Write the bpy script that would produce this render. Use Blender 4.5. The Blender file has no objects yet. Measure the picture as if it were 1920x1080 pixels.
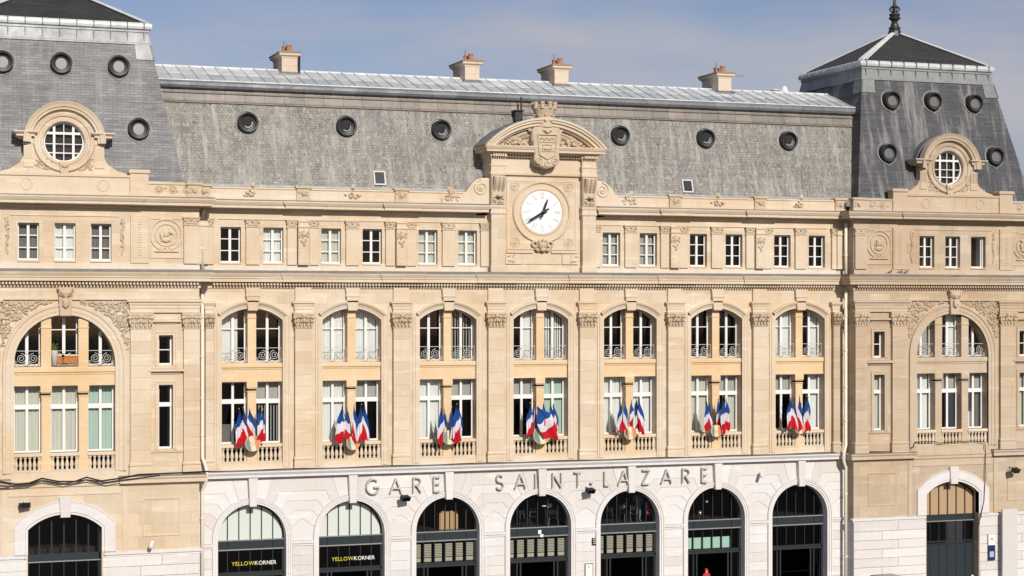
import bpy, math, random
from mathutils import Vector, Matrix
random.seed(7)
R = math.radians
scene = bpy.context.scene
col = scene.collection

# ------------------------------------------------------------------ camera
F = 3430.0; TH = math.atan(F/9617.0); D = 88.15; CX = -33.013; CZ = 15.8; HY = 575.0
sTH, cTH = math.sin(TH), math.cos(TH)
def at(px, py, Y=0.0):
    """photo pixel (1920x1080) on the plane at depth Y -> X, Z"""
    t = (px-960)/F; b = Y+D
    a = b*(sTH+t*cTH)/(cTH-t*sTH); d = a*sTH+b*cTH
    return a+CX, CZ+(HY-py)*d/F
cam = bpy.data.cameras.new('camera'); camo = bpy.data.objects.new('camera', cam); col.objects.link(camo)
camo.location = (CX, -D, CZ); camo.rotation_euler = (R(90), 0, -TH)
cam.sensor_width = 36; cam.lens = 36*F/1920; cam.shift_y = 35/1920
cam.clip_start = 0.5; cam.clip_end = 4000
scene.camera = camo

# ------------------------------------------------------------------ world, sun, exposure
SUN_AZ, SUN_EL = R(1.5), R(27)
sdir = Vector((math.sin(SUN_AZ)*math.cos(SUN_EL), -math.cos(SUN_AZ)*math.cos(SUN_EL), math.sin(SUN_EL)))
w = bpy.data.worlds.new('World'); scene.world = w; w.use_nodes = True
nt = w.node_tree; N = nt.nodes; L = nt.links
N.clear()
wo = N.new('ShaderNodeOutputWorld'); bg = N.new('ShaderNodeBackground')
sky = N.new('ShaderNodeTexSky'); sky.sky_type = 'NISHITA'; sky.sun_disc = False
sky.sun_elevation = SUN_EL; sky.sun_rotation = math.pi-SUN_AZ; sky.altitude = 60; sky.dust_density = 0.8; sky.ozone_density = 2.0
tc = N.new('ShaderNodeTexCoord'); mp = N.new('ShaderNodeMapping'); mp.inputs['Scale'].default_value = (3.2, 3.2, 15.0)
nz = N.new('ShaderNodeTexNoise'); nz.inputs['Scale'].default_value = 1.0; nz.inputs['Detail'].default_value = 6; nz.inputs['Roughness'].default_value = 0.5
cr = N.new('ShaderNodeValToRGB'); cr.color_ramp.elements[0].position = 0.44; cr.color_ramp.elements[1].position = 0.62
cr.color_ramp.elements[0].color = (0, 0, 0, 1); cr.color_ramp.elements[1].color = (0.85, 0.85, 0.85, 1)
tint = N.new('ShaderNodeMix'); tint.data_type = 'RGBA'; tint.blend_type = 'MULTIPLY'; tint.inputs['Factor'].default_value = 1
tint.inputs['B'].default_value = (0.84, 0.74, 0.83, 1)
mx = N.new('ShaderNodeMix'); mx.data_type = 'RGBA'; mx.inputs['B'].default_value = (5.3, 5.2, 5.7, 1)
L.new(tc.outputs['Generated'], mp.inputs['Vector']); L.new(mp.outputs['Vector'], nz.inputs['Vector'])
L.new(nz.outputs['Fac'], cr.inputs['Fac']); L.new(cr.outputs['Color'], mx.inputs['Factor'])
L.new(sky.outputs['Color'], tint.inputs['A']); L.new(tint.outputs['Result'], mx.inputs['A'])
L.new(mx.outputs['Result'], bg.inputs['Color']); bg.inputs['Strength'].default_value = 0.09
L.new(bg.outputs['Background'], wo.inputs['Surface'])
sl = bpy.data.lights.new('sun', 'SUN'); sl.energy = 4.3; sl.angle = R(0.5); sl.color = (1.0, 0.93, 0.82)
so = bpy.data.objects.new('sun', sl); col.objects.link(so); so.location = (0, -60, 60)
so.rotation_euler = sdir.to_track_quat('Z', 'Y').to_euler()
scene.view_settings.view_transform = 'Standard'; scene.view_settings.look = 'None'
scene.view_settings.exposure = 0.0; scene.view_settings.gamma = 1.0
scene.view_settings.use_curve_mapping = False

# ------------------------------------------------------------------ materials
def nd(t, kind, **kw):
    n = t.nodes.new(kind)
    for k, v in kw.items(): n.inputs[k].default_value = v
    return n
def mat(name, rgb, rough=0.8, metal=0.0, spec=0.3):
    m = bpy.data.materials.new(name); m.use_nodes = True
    b = m.node_tree.nodes['Principled BSDF']
    b.inputs['Base Color'].default_value = (*rgb, 1); b.inputs['Roughness'].default_value = rough
    b.inputs['Metallic'].default_value = metal; b.inputs['Specular IOR Level'].default_value = spec
    return m
def xz(t):
    g = t.nodes.new('ShaderNodeNewGeometry'); s = t.nodes.new('ShaderNodeSeparateXYZ'); c = t.nodes.new('ShaderNodeCombineXYZ')
    t.links.new(g.outputs['Position'], s.inputs[0]); t.links.new(s.outputs['X'], c.inputs['X']); t.links.new(s.outputs['Z'], c.inputs['Y'])
    t.links.new(s.outputs['Y'], c.inputs['Z'])
    return c.outputs[0]
def mapped(t, vec, scale):
    m = t.nodes.new('ShaderNodeMapping'); m.inputs['Scale'].default_value = scale; t.links.new(vec, m.inputs['Vector']); return m.outputs[0]
def noise(t, vec, scale, detail=5, rough=0.6):
    n = nd(t, 'ShaderNodeTexNoise', Scale=scale, Detail=detail, Roughness=rough); t.links.new(vec, n.inputs['Vector']); return n.outputs['Fac']
def ramp(t, fac, stops):
    r = t.nodes.new('ShaderNodeValToRGB'); e = r.color_ramp.elements
    while len(e) < len(stops): e.new(0.5)
    for k, (p, c) in enumerate(stops): e[k].position = p; e[k].color = (*c, 1)
    t.links.new(fac, r.inputs['Fac']); return r.outputs['Color']
def mixc(t, a, b, fac, mode='MIX'):
    m = t.nodes.new('ShaderNodeMix'); m.data_type = 'RGBA'; m.blend_type = mode
    for s, v in (('A', a), ('B', b)):
        if isinstance(v, tuple): m.inputs[s].default_value = (*v, 1)
        else: t.links.new(v, m.inputs[s])
    if isinstance(fac, (int, float)): m.inputs['Factor'].default_value = fac
    else: t.links.new(fac, m.inputs['Factor'])
    return m.outputs['Result']
def bump(t, h, strength, dist=0.02):
    b = t.nodes.new('ShaderNodeBump'); b.inputs['Strength'].default_value = strength; b.inputs['Distance'].default_value = dist
    t.links.new(h, b.inputs['Height']); t.links.new(b.outputs['Normal'], t.nodes['Principled BSDF'].inputs['Normal'])
def stone_mat(name, rgb, joints=True, var=0.13, obj=False, bw=1.25, bh=0.55, stain=0.35, rust=(0.93, 0.84, 0.72)):
    m = mat(name, rgb, 0.9, 0, 0.15); t = m.node_tree; bs = t.nodes['Principled BSDF']; v = xz(t)
    n1 = noise(t, v, 0.35, 4); c = mixc(t, rgb, tuple(x*f for x, f in zip(rgb, rust)), ramp(t, n1, [(0.35, (0, 0, 0)), (0.7, (1, 1, 1))]))
    st = noise(t, mapped(t, v, (2.2, 0.22, 1.0)), 1.0, 6, 0.65)
    c = mixc(t, c, tuple(x*0.62 for x in rgb), ramp(t, st, [(0.53, (0, 0, 0)), (0.82, (stain, stain, stain))]))
    n2 = noise(t, v, 14, 6, 0.7); c = mixc(t, c, (0.5, 0.5, 0.5), 0.18, 'OVERLAY') if False else c
    c = mixc(t, c, ramp(t, n2, [(0.3, (0.88, 0.875, 0.87)), (0.7, (1.06, 1.06, 1.06))]), 0.9, 'MULTIPLY')
    sp = noise(t, mapped(t, v, (1.0, 1.6, 1.0)), 5.5, 3, 0.7); c = mixc(t, c, tuple(x*0.5 for x in rgb), ramp(t, sp, [(0.66, (0, 0, 0)), (0.78, (0.55, 0.55, 0.55))]))
    pale = noise(t, mapped(t, v, (0.5, 2.6, 1.0)), 1.0, 5, 0.6)
    c = mixc(t, c, tuple(min(0.86, x*1.28+0.03) for x in rgb), ramp(t, pale, [(0.58, (0, 0, 0)), (0.72, (0.5, 0.5, 0.5))]))
    if joints:
        b = nd(t, 'ShaderNodeTexBrick', Scale=1.0); b.inputs['Brick Width'].default_value = bw; b.inputs['Row Height'].default_value = bh
        b.inputs['Mortar Size'].default_value = 0.008; b.inputs['Mortar Smooth'].default_value = 0.6; b.inputs['Bias'].default_value = 0.0
        b.inputs['Color1'].default_value = (1.05, 1.05, 1.05, 1); b.inputs['Color2'].default_value = (1-var, 1-var*1.1, 1-var*1.25, 1); b.inputs['Mortar'].default_value = (0.74, 0.68, 0.62, 1)
        t.links.new(v, b.inputs['Vector']); c = mixc(t, c, b.outputs['Color'], 0.85, 'MULTIPLY')
    if obj:
        oi = t.nodes.new('ShaderNodeObjectInfo')
        c = mixc(t, c, ramp(t, oi.outputs['Random'], [(0, (1.05, 1.05, 1.04)), (0.6, (0.99, 0.98, 0.97)), (1, (0.91, 0.88, 0.85))]), 0.9, 'MULTIPLY')
    t.links.new(c, bs.inputs['Base Color']); bump(t, n2, 0.35, 0.012)
    return m
TAN = (0.635, 0.555, 0.45); WHT = (0.65, 0.65, 0.665)
M = {}
M['stone'] = stone_mat('warm_limestone', TAN)
M['plain'] = stone_mat('warm_limestone_plain', TAN, joints=False)
M['block'] = stone_mat('warm_limestone_block', TAN, joints=False, obj=True)
M['panel'] = stone_mat('yellow_limestone', (0.69, 0.54, 0.36), joints=False, stain=0.15)
M['rwall'] = stone_mat('weathered_limestone', (0.52, 0.44, 0.35), var=0.18, stain=0.55)
M['rplain'] = stone_mat('weathered_limestone_plain', (0.52, 0.44, 0.35), joints=False, stain=0.55)
M['rblock'] = stone_mat('weathered_limestone_block', (0.52, 0.44, 0.35), joints=False, obj=True, stain=0.5)
M['carve'] = stone_mat('carved_limestone', (0.54, 0.46, 0.36), joints=False, stain=0.6)
M['white'] = stone_mat('white_limestone', WHT, joints=False, obj=True, stain=0.3, rust=(1.0, 0.95, 0.90))
M['wplain'] = stone_mat('white_limestone_plain', WHT, joints=False, stain=0.3, rust=(1.0, 0.95, 0.90))
M['pale'] = stone_mat('pale_limestone', (0.66, 0.61, 0.545), joints=False, stain=0.5)
M['chim'] = stone_mat('chimney_stone', (0.60, 0.53, 0.46), joints=False, stain=0.6)
M['dirty'] = stone_mat('sooty_stone', (0.33, 0.25, 0.19), joints=False, stain=0.6)
def slate_mat(name, c1, c2, mortar, lichen=None, streak=None, streak_amt=0.0, rough=0.55, dark=None, bw=0.20, specks=0.0, bigv=(0.8, 1.15)):
    m = mat(name, c1, rough, 0, 0.35); t = m.node_tree; v = xz(t)
    b = nd(t, 'ShaderNodeTexBrick', Scale=1.0); b.inputs['Brick Width'].default_value = bw; b.inputs['Row Height'].default_value = 0.13
    b.inputs['Mortar Size'].default_value = 0.014; b.inputs['Mortar Smooth'].default_value = 0.3
    b.inputs['Color1'].default_value = (*c1, 1); b.inputs['Color2'].default_value = (*c2, 1); b.inputs['Mortar'].default_value = (*mortar, 1)
    t.links.new(v, b.inputs['Vector']); c = b.outputs['Color']
    rows = noise(t, mapped(t, v, (0.25, 7.5, 1)), 1.0, 3, 0.7)
    c = mixc(t, c, ramp(t, rows, [(0.35, (0.72, 0.72, 0.72)), (0.65, (1.22, 1.22, 1.22))]), 0.9, 'MULTIPLY')
    big = noise(t, mapped(t, v, (0.8, 0.5, 1)), 1.0, 5, 0.65)
    c = mixc(t, c, ramp(t, big, [(0.3, (bigv[0],)*3), (0.7, (bigv[1],)*3)]), 0.9, 'MULTIPLY')
    if lichen:
        ln = noise(t, mapped(t, v, (5.0, 1.2, 1)), 1.0, 8, 0.8)
        c = mixc(t, c, lichen, ramp(t, ln, [(0.44, (0, 0, 0)), (0.58, (0.75, 0.75, 0.75))]))
    if streak:
        s = noise(t, mapped(t, v, (2.3, 0.09, 1)), 1.0, 7, 0.65)
        c = mixc(t, c, streak, ramp(t, s, [(0.50, (0, 0, 0)), (0.66, (streak_amt,)*3)]))
    if dark:
        s2 = noise(t, mapped(t, v, (1.3, 0.07, 3)), 1.0, 6, 0.6)
        c = mixc(t, c, dark, ramp(t, s2, [(0.50, (0, 0, 0)), (0.68, (0.7, 0.7, 0.7))]))
    if specks:
        dk = noise(t, mapped(t, v, (8.0, 5.5, 1)), 1.0, 2, 0.4); c = mixc(t, c, (0.045, 0.042, 0.038), ramp(t, dk, [(0.68, (0, 0, 0)), (0.72, (specks,)*3)]))
        lt = noise(t, mapped(t, v, (9.0, 5.0, 2)), 1.0, 3, 0.5); c = mixc(t, c, tuple(x*1.7 for x in c2), ramp(t, lt, [(0.56, (0, 0, 0)), (0.66, (0.6, 0.6, 0.6))]))
    t.links.new(c, t.nodes['Principled BSDF'].inputs['Base Color'])
    bump(t, b.outputs['Fac'], -0.6, 0.02)
    return m
M['slate_l'] = slate_mat('blue_grey_slate', (0.145, 0.146, 0.156), (0.215, 0.214, 0.222), (0.10, 0.10, 0.108), streak=(0.27, 0.265, 0.26), streak_amt=0.45, bw=0.42)
M['slate_c'] = slate_mat('lichen_slate', (0.175, 0.170, 0.162), (0.235, 0.226, 0.210), (0.07, 0.068, 0.065), lichen=(0.262, 0.252, 0.218), streak=(0.36, 0.36, 0.35), streak_amt=0.7, dark=(0.12, 0.12, 0.123), specks=0.8, bigv=(0.88, 1.1))
M['slate_r'] = slate_mat('dark_streaked_slate', (0.058, 0.062, 0.072), (0.090, 0.092, 0.100), (0.038, 0.04, 0.045), streak=(0.24, 0.24, 0.24), streak_amt=0.85, dark=(0.045, 0.048, 0.055), bw=0.42)
M['slate_d'] = slate_mat('dark_top_slate', (0.035, 0.037, 0.037), (0.045, 0.046, 0.045), (0.025, 0.025, 0.025))
def zinc_mat(name, rgb, obj=True, rough=0.42, metal=0.25):
    m = mat(name, rgb, rough, metal, 0.4); t = m.node_tree; v = xz(t)
    n = noise(t, mapped(t, v, (1.2, 0.7, 1.4)), 1.0, 6, 0.65)
    c = mixc(t, rgb, tuple(x*0.72 for x in rgb), ramp(t, n, [(0.35, (0, 0, 0)), (0.7, (1, 1, 1))]))
    n3 = noise(t, mapped(t, v, (3.0, 6.0, 2.0)), 1.0, 6, 0.75); c = mixc(t, c, ramp(t, n3, [(0.3, (0.75, 0.74, 0.73)), (0.7, (1.15, 1.15, 1.15))]), 0.8, 'MULTIPLY')
    if obj:
        oi = t.nodes.new('ShaderNodeObjectInfo')
        c = mixc(t, c, ramp(t, oi.outputs['Random'], [(0, (1.1, 1.1, 1.1)), (1, (0.8, 0.82, 0.85))]), 1.0, 'MULTIPLY')
    t.links.new(c, t.nodes['Principled BSDF'].inputs['Base Color'])
    t.links.new(ramp(t, n, [(0.3, (0.35,)*3), (0.7, (0.6,)*3)]), t.nodes['Principled BSDF'].inputs['Roughness'])
    return m
M['zinc'] = zinc_mat('pale_zinc', (0.70, 0.73, 0.735), rough=0.5, metal=0.05)
M['zincl'] = zinc_mat('worn_zinc', (0.56, 0.59, 0.60), rough=0.5, metal=0.05)
M['zincm'] = zinc_mat('weathered_zinc', (0.40, 0.42, 0.425), metal=0.05)
M['zincd'] = zinc_mat('grey_zinc', (0.19, 0.205, 0.225), metal=0.05)
M['zincr'] = zinc_mat('dull_zinc', (0.27, 0.28, 0.285), rough=0.6, metal=0.0)
M['zincb'] = zinc_mat('stained_zinc', (0.275, 0.245, 0.215), rough=0.7, metal=0.0)
M['gutter'] = zinc_mat('gutter_lead', (0.20, 0.19, 0.185), obj=False, rough=0.6, metal=0.0)
M['paint'] = mat('white_paint', (0.72, 0.715, 0.71), 0.5)
M['paintg'] = mat('grey_white_paint', (0.56, 0.55, 0.53), 0.6)
M['pipe'] = mat('cream_pipe', (0.74, 0.68, 0.58), 0.5)
M['iron'] = mat('wrought_iron', (0.25, 0.25, 0.25), 0.55, 0.2)
M['railpaint'] = mat('pale_iron_paint', (0.50, 0.50, 0.48), 0.55)
M['darkiron'] = mat('dark_iron', (0.035, 0.037, 0.042), 0.45, 0.3)
M['frame'] = mat('anthracite_frame', (0.028, 0.033, 0.037), 0.4, 0.2)
M['spandrel'] = mat('anthracite_panel', (0.032, 0.042, 0.050), 0.3, 0.2)
M['room'] = mat('dark_interior', (0.028, 0.026, 0.025), 0.9)
M['black'] = mat('black_plastic', (0.02, 0.02, 0.02), 0.5)
M['asphalt'] = mat('asphalt', (0.05, 0.05, 0.052), 0.9)
M['pave'] = mat('pavement', (0.30, 0.29, 0.27), 0.9)
def glass_mat(name, tint, ior=1.45):
    m = bpy.data.materials.new(name); m.use_nodes = True; t = m.node_tree; t.nodes.clear()
    o = t.nodes.new('ShaderNodeOutputMaterial'); mixs = t.nodes.new('ShaderNodeMixShader'); fr = t.nodes.new('ShaderNodeFresnel'); fr.inputs['IOR'].default_value = ior
    tr = t.nodes.new('ShaderNodeBsdfTransparent'); tr.inputs['Color'].default_value = (*tint, 1)
    gl = t.nodes.new('ShaderNodeBsdfGlossy'); gl.inputs['Roughness'].default_value = 0.03; gl.inputs['Color'].default_value = (0.9, 0.9, 0.9, 1)
    t.links.new(fr.outputs[0], mixs.inputs[0]); t.links.new(tr.outputs[0], mixs.inputs[1]); t.links.new(gl.outputs[0], mixs.inputs[2]); t.links.new(mixs.outputs[0], o.inputs['Surface'])
    return m
M['glass'] = glass_mat('window_glass', (0.95, 0.965, 0.96))
M['glassd'] = glass_mat('tinted_shop_glass', (0.80, 0.83, 0.83))
M['frost'] = mat('frosted_panel', (0.56, 0.61, 0.585), 0.35)
M['mint'] = mat('mint_panel', (0.46, 0.66, 0.57), 0.4)
def cloth_mat(name, rgb):
    m = mat(name, rgb, 0.85, 0, 0.1); t = m.node_tree; v = xz(t)
    n = noise(t, mapped(t, v, (5, 0.35, 1)), 1.0, 4, 0.6); c = mixc(t, rgb, tuple(x*0.90 for x in rgb), ramp(t, n, [(0.35, (0, 0, 0)), (0.65, (1, 1, 1))]))
    t.links.new(c, t.nodes['Principled BSDF'].inputs['Base Color']); return m
M['cur_w'] = cloth_mat('white_curtain', (0.66, 0.68, 0.68))
M['cur_g'] = cloth_mat('grey_curtain', (0.36, 0.36, 0.345))
M['cur_b'] = cloth_mat('ivory_curtain', (0.52, 0.53, 0.48))
M['cur_e'] = cloth_mat('green_tinted_curtain', (0.40, 0.52, 0.47))
M['cur_d'] = cloth_mat('dark_blind', (0.17, 0.165, 0.16))
M['slat'] = mat('blind_slat', (0.50, 0.46, 0.38), 0.7)
M['tanpane'] = mat('tan_backing', (0.40, 0.28, 0.165), 0.6)
M['card'] = mat('cardboard', (0.50, 0.30, 0.16), 0.85)
M['terracotta'] = mat('terracotta', (0.40, 0.18, 0.085), 0.85)
M['gold'] = mat('gold_letters', (0.55, 0.42, 0.06), 0.5)
M['dial'] = mat('enamel_dial', (0.80, 0.81, 0.82), 0.25)
M['numeral'] = mat('grey_numeral', (0.42, 0.43, 0.45), 0.5)
M['hand'] = mat('clock_hand_black', (0.012, 0.012, 0.013), 0.4)
def flag_mat():
    m = mat('tricolour_cloth', (1, 1, 1), 0.8, 0, 0.1); t = m.node_tree
    a = t.nodes.new('ShaderNodeAttribute'); a.attribute_name = 'stripe'
    r = t.nodes.new('ShaderNodeValToRGB'); r.color_ramp.interpolation = 'CONSTANT'; e = r.color_ramp.elements; e.new(0.5)
    for k, (p, c) in enumerate([(0, (0.015, 0.06, 0.24)), (0.43, (0.62, 0.61, 0.66)), (0.70, (0.50, 0.012, 0.022))]): e[k].position = p; e[k].color = (*c, 1)
    t.links.new(a.outputs['Fac'], r.inputs['Fac']); t.links.new(r.outputs['Color'], t.nodes['Principled BSDF'].inputs['Base Color'])
    return m
M['flag'] = flag_mat()

# ------------------------------------------------------------------ mesh helpers
ICO = []
def _ico():
    p = (1+5**.5)/2
    v = [(-1, p, 0), (1, p, 0), (-1, -p, 0), (1, -p, 0), (0, -1, p), (0, 1, p), (0, -1, -p), (0, 1, -p), (p, 0, -1), (p, 0, 1), (-p, 0, -1), (-p, 0, 1)]
    n = math.sqrt(1+p*p); v = [(a/n, b/n, c/n) for a, b, c in v]
    f = [(0, 11, 5), (0, 5, 1), (0, 1, 7), (0, 7, 10), (0, 10, 11), (1, 5, 9), (5, 11, 4), (11, 10, 2), (10, 7, 6), (7, 1, 8), (3, 9, 4), (3, 4, 2), (3, 2, 6), (3, 6, 8), (3, 8, 9), (4, 9, 5), (2, 4, 11), (6, 2, 10), (8, 6, 7), (9, 8, 1)]
    return v, f
IV, IF = _ico()
class MB:
    def __init__(s): s.v = []; s.f = []
    def add(s, vs, fs):
        o = len(s.v); s.v += vs; s.f += [tuple(i+o for i in f) for f in fs]; return s
    def box(s, x0, x1, y0, y1, z0, z1):
        return s.add([(x0, y0, z0), (x1, y0, z0), (x1, y1, z0), (x0, y1, z0), (x0, y0, z1), (x1, y0, z1), (x1, y1, z1), (x0, y1, z1)],
                     [(0, 3, 2, 1), (4, 5, 6, 7), (0, 1, 5, 4), (1, 2, 6, 5), (2, 3, 7, 6), (3, 0, 4, 7)])
    def cbox(s, x0, x1, y0, y1, z0, z1, c=0.015):
        """box whose front (y0) edges are chamfered"""
        vs = [(x0, y1, z0), (x1, y1, z0), (x1, y1, z1), (x0, y1, z1), (x0, y0+c, z0), (x1, y0+c, z0), (x1, y0+c, z1), (x0, y0+c, z1),
              (x0+c, y0, z0+c), (x1-c, y0, z0+c), (x1-c, y0, z1-c), (x0+c, y0, z1-c)]
        fs = [(3, 2, 1, 0), (8, 9, 10, 11)]
        for a, b in ((0, 4), (4, 8)):
            for k in range(4): fs.append((a+k, a+(k+1) % 4, b+(k+1) % 4, b+k))
        return s.add(vs, fs)
    def prism(s, poly, y0, y1):
        """poly: (x,z) list, counter-clockwise seen from the front (-Y)"""
        n = len(poly); vs = [(x, y0, z) for x, z in poly]+[(x, y1, z) for x, z in poly]
        fs = [tuple(range(n)), tuple(range(2*n-1, n-1, -1))]+[(k+n, (k+1) % n+n, (k+1) % n, k) for k in range(n)]
        return s.add(vs, fs)
    def cprism(s, poly, y0, y1, c=0.02):
        n = len(poly); ins = inset(poly, c)
        vs = [(x, y1, z) for x, z in poly]+[(x, y0+c, z) for x, z in poly]+[(x, y0, z) for x, z in ins]
        fs = [tuple(range(2*n, 3*n)), tuple(range(n-1, -1, -1))]
        for a in (0, n):
            for k in range(n): fs.append((a+k, a+(k+1) % n, a+n+(k+1) % n, a+n+k))
        return s.add(vs, fs)
    def ring(s, x0, x1, yw, yb, prof, cap=True):
        """moulding wrapped round the front and both sides of a block; prof: (offset, z) bottom to top"""
        vs = []; fs = []
        for o, z in prof: vs += [(x0-o, yb, z), (x0-o, yw-o, z), (x1+o, yw-o, z), (x1+o, yb, z)]
        n = len(prof)
        for k in range(n-1):
            a = 4*k; b = a+4
            for j in range(3): fs.append((a+j, a+j+1, b+j+1, b+j))
            fs.append((a+3, a, b, b+3))
        if cap: fs += [(3, 2, 1, 0), tuple(4*(n-1)+j for j in range(4))]
        return s.add(vs, fs)
    def sweep(s, path, prof, closed=False, y=0.0):
        """prof (outward offset, y) carried along a path in XZ; outward = left of travel"""
        n = len(path); m = len(prof); vs = []; fs = []
        for k in range(n):
            a = path[k-1] if (k > 0 or closed) else None; b = path[(k+1) % n] if (k < n-1 or closed) else None; p = path[k]
            def nor(q, r):
                dx, dz = r[0]-q[0], r[1]-q[1]; l = math.hypot(dx, dz) or 1; return (-dz/l, dx/l)
            n1 = nor(a, p) if a else None; n2 = nor(p, b) if b else None
            if n1 and n2:
                bx, bz = n1[0]+n2[0], n1[1]+n2[1]; d = 1+n1[0]*n2[0]+n1[1]*n2[1]; nn = (bx/d, bz/d)
            else: nn = n1 or n2
            vs += [(p[0]+nn[0]*o, y+yy, p[1]+nn[1]*o) for o, yy in prof]
        for k in range(n if closed else n-1):
            a = k*m; b = ((k+1) % n)*m
            for j in range(m-1): fs.append((a+j, a+j+1, b+j+1, b+j))
        return s.add(vs, fs)
    def lathe(s, prof, c, seg=8, axis='z'):
        vs = []; fs = []
        for r, h in prof:
            for k in range(seg):
                a = 2*math.pi*k/seg
                if axis == 'z': vs.append((c[0]+r*math.cos(a), c[1]+r*math.sin(a), c[2]+h))
                else: vs.append((c[0]+r*math.cos(a), c[1]+h, c[2]+r*math.sin(a)))
        for j in range(len(prof)-1):
            for k in range(seg):
                q = (j*seg+k, j*seg+(k+1) % seg, (j+1)*seg+(k+1) % seg, (j+1)*seg+k)
                fs.append(q if axis == 'z' else q[::-1])
        return s.add(vs, fs+[tuple(range(seg-1, -1, -1)), tuple((len(prof)-1)*seg+k for k in range(seg))])
    def tube(s, pts, r, seg=6, closed=False):
        pts = [Vector(p) for p in pts]; n = len(pts); vs = []; fs = []
        up = None
        for k in range(n):
            d = (pts[(k+1) % n]-pts[k-1]) if closed else (pts[min(k+1, n-1)]-pts[max(k-1, 0)])
            d.normalize()
            if up is None: up = Vector((0, 1, 0)) if abs(d.y) < 0.9 else Vector((1, 0, 0))
            a = d.cross(up).normalized(); b = d.cross(a).normalized(); up = a.cross(d).normalized()
            rr = r[k] if isinstance(r, (list, tuple)) else r
            for j in range(seg):
                t = 2*math.pi*j/seg; vs.append(tuple(pts[k]+a*(rr*math.cos(t))+b*(rr*math.sin(t))))
        for k in range(n if closed else n-1):
            for j in range(seg):
                fs.append((k*seg+j, k*seg+(j+1) % seg, ((k+1) % n)*seg+(j+1) % seg, ((k+1) % n)*seg+j))
        if not closed: fs += [tuple(range(seg-1, -1, -1)), tuple((n-1)*seg+j for j in range(seg))]
        return s.add(vs, fs)
    def lump(s, c, r, rot=0.0):
        """low ellipsoid; rot turns it in the facade plane"""
        ca, sa = math.cos(rot), math.sin(rot); rx, ry, rz = r
        return s.add([(c[0]+x*rx*ca-z*rz*sa, c[1]+y*ry, c[2]+x*rx*sa+z*rz*ca) for x, y, z in IV], IF)
    def bar(s, p, q, w, y0, y1):
        """flat bar in the facade plane"""
        dx, dz = q[0]-p[0], q[1]-p[1]; l = math.hypot(dx, dz) or 1; nx, nz_ = -dz/l*w/2, dx/l*w/2
        return s.prism([(p[0]-nx, p[1]-nz_), (q[0]-nx, q[1]-nz_), (q[0]+nx, q[1]+nz_), (p[0]+nx, p[1]+nz_)], y0, y1)
    def mesh(s, name, m, smooth=False):
        me = bpy.data.meshes.new(name); me.from_pydata(s.v, [], s.f); me.materials.append(M[m] if isinstance(m, str) else m)
        if smooth: me.polygons.foreach_set('use_smooth', [True]*len(me.polygons))
        me.update(); return me
    def obj(s, name, m, parent=None, smooth=False, loc=(0, 0, 0)):
        return link(name, s.mesh(name, m, smooth), parent, loc)
def inset(poly, c):
    n = len(poly); out = []
    for k in range(n):
        a, p, b = poly[k-1], poly[k], poly[(k+1) % n]
        def nor(q, r):
            dx, dz = r[0]-q[0], r[1]-q[1]; l = math.hypot(dx, dz) or 1; return (-dz/l, dx/l)
        n1, n2 = nor(a, p), nor(p, b); d = max(0.35, 1+n1[0]*n2[0]+n1[1]*n2[1])
        out.append((p[0]+(n1[0]+n2[0])/d*c, p[1]+(n1[1]+n2[1])/d*c))
    return out
def link(name, data, parent=None, loc=(0, 0, 0)):
    o = bpy.data.objects.new(name, data); col.objects.link(o); o.location = loc
    if parent: o.parent = parent
    return o
def tag(o, label, cat=None, group=None, kind=None):
    if label: o['label'] = label
    if cat: o['category'] = cat
    if group: o['group'] = group
    if kind: o['kind'] = kind
    return o
def thing(name, label, cat, loc=(0, 0, 0), group=None):
    return tag(link(name, None, None, loc), label, cat, group)
def arc(cx, cz, r, a0, a1, n):
    """angles from +X, degrees"""
    return [(cx+r*math.cos(R(a0+(a1-a0)*k/n)), cz+r*math.sin(R(a0+(a1-a0)*k/n))) for k in range(n+1)]

# ------------------------------------------------------------------ ground
g = MB().add([(-900, -900, 0), (900, -900, 0), (900, 900, 0), (-900, 900, 0)], [(0, 1, 2, 3)]).obj('ground', 'asphalt'); tag(g, 'grey asphalt forecourt in front of the station', kind='structure')
g = MB().box(-60, 60, -1.8, 1.0, -0.2, 0.13).obj('pavement', 'pave'); tag(g, 'pale stone pavement along the station front', kind='structure')
g = MB().box(-60, 60, -1.95, -1.804, -0.2, 0.125).obj('kerb', 'pave'); tag(g, 'stone kerb of the pavement', kind='structure')

# ------------------------------------------------------------------ the station
ST = thing('station_building', 'long limestone railway station with clock pediment, slate mansard roofs and arcade', 'building')
BAYS = [5.0*i for i in range(-3, 4)]
PIERS = [-17.5+5*i for i in range(8)]
HX = 17.75                       # inner corner of the pavilions
PY = -0.95                       # pavilion wall plane
PC = (-24.0, 24.0)
SW, SZ = 1.5, 15.15              # upper opening half width, spring line
SR = (SW*SW+0.57**2)/(2*0.57); SC = 15.72-SR
def seg_top(x, half=SW, spring=SZ, rise=0.57):
    r = (half*half+rise*rise)/(2*rise); c = spring+rise-r; return c+math.sqrt(max(0, r*r-x*x))

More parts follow.
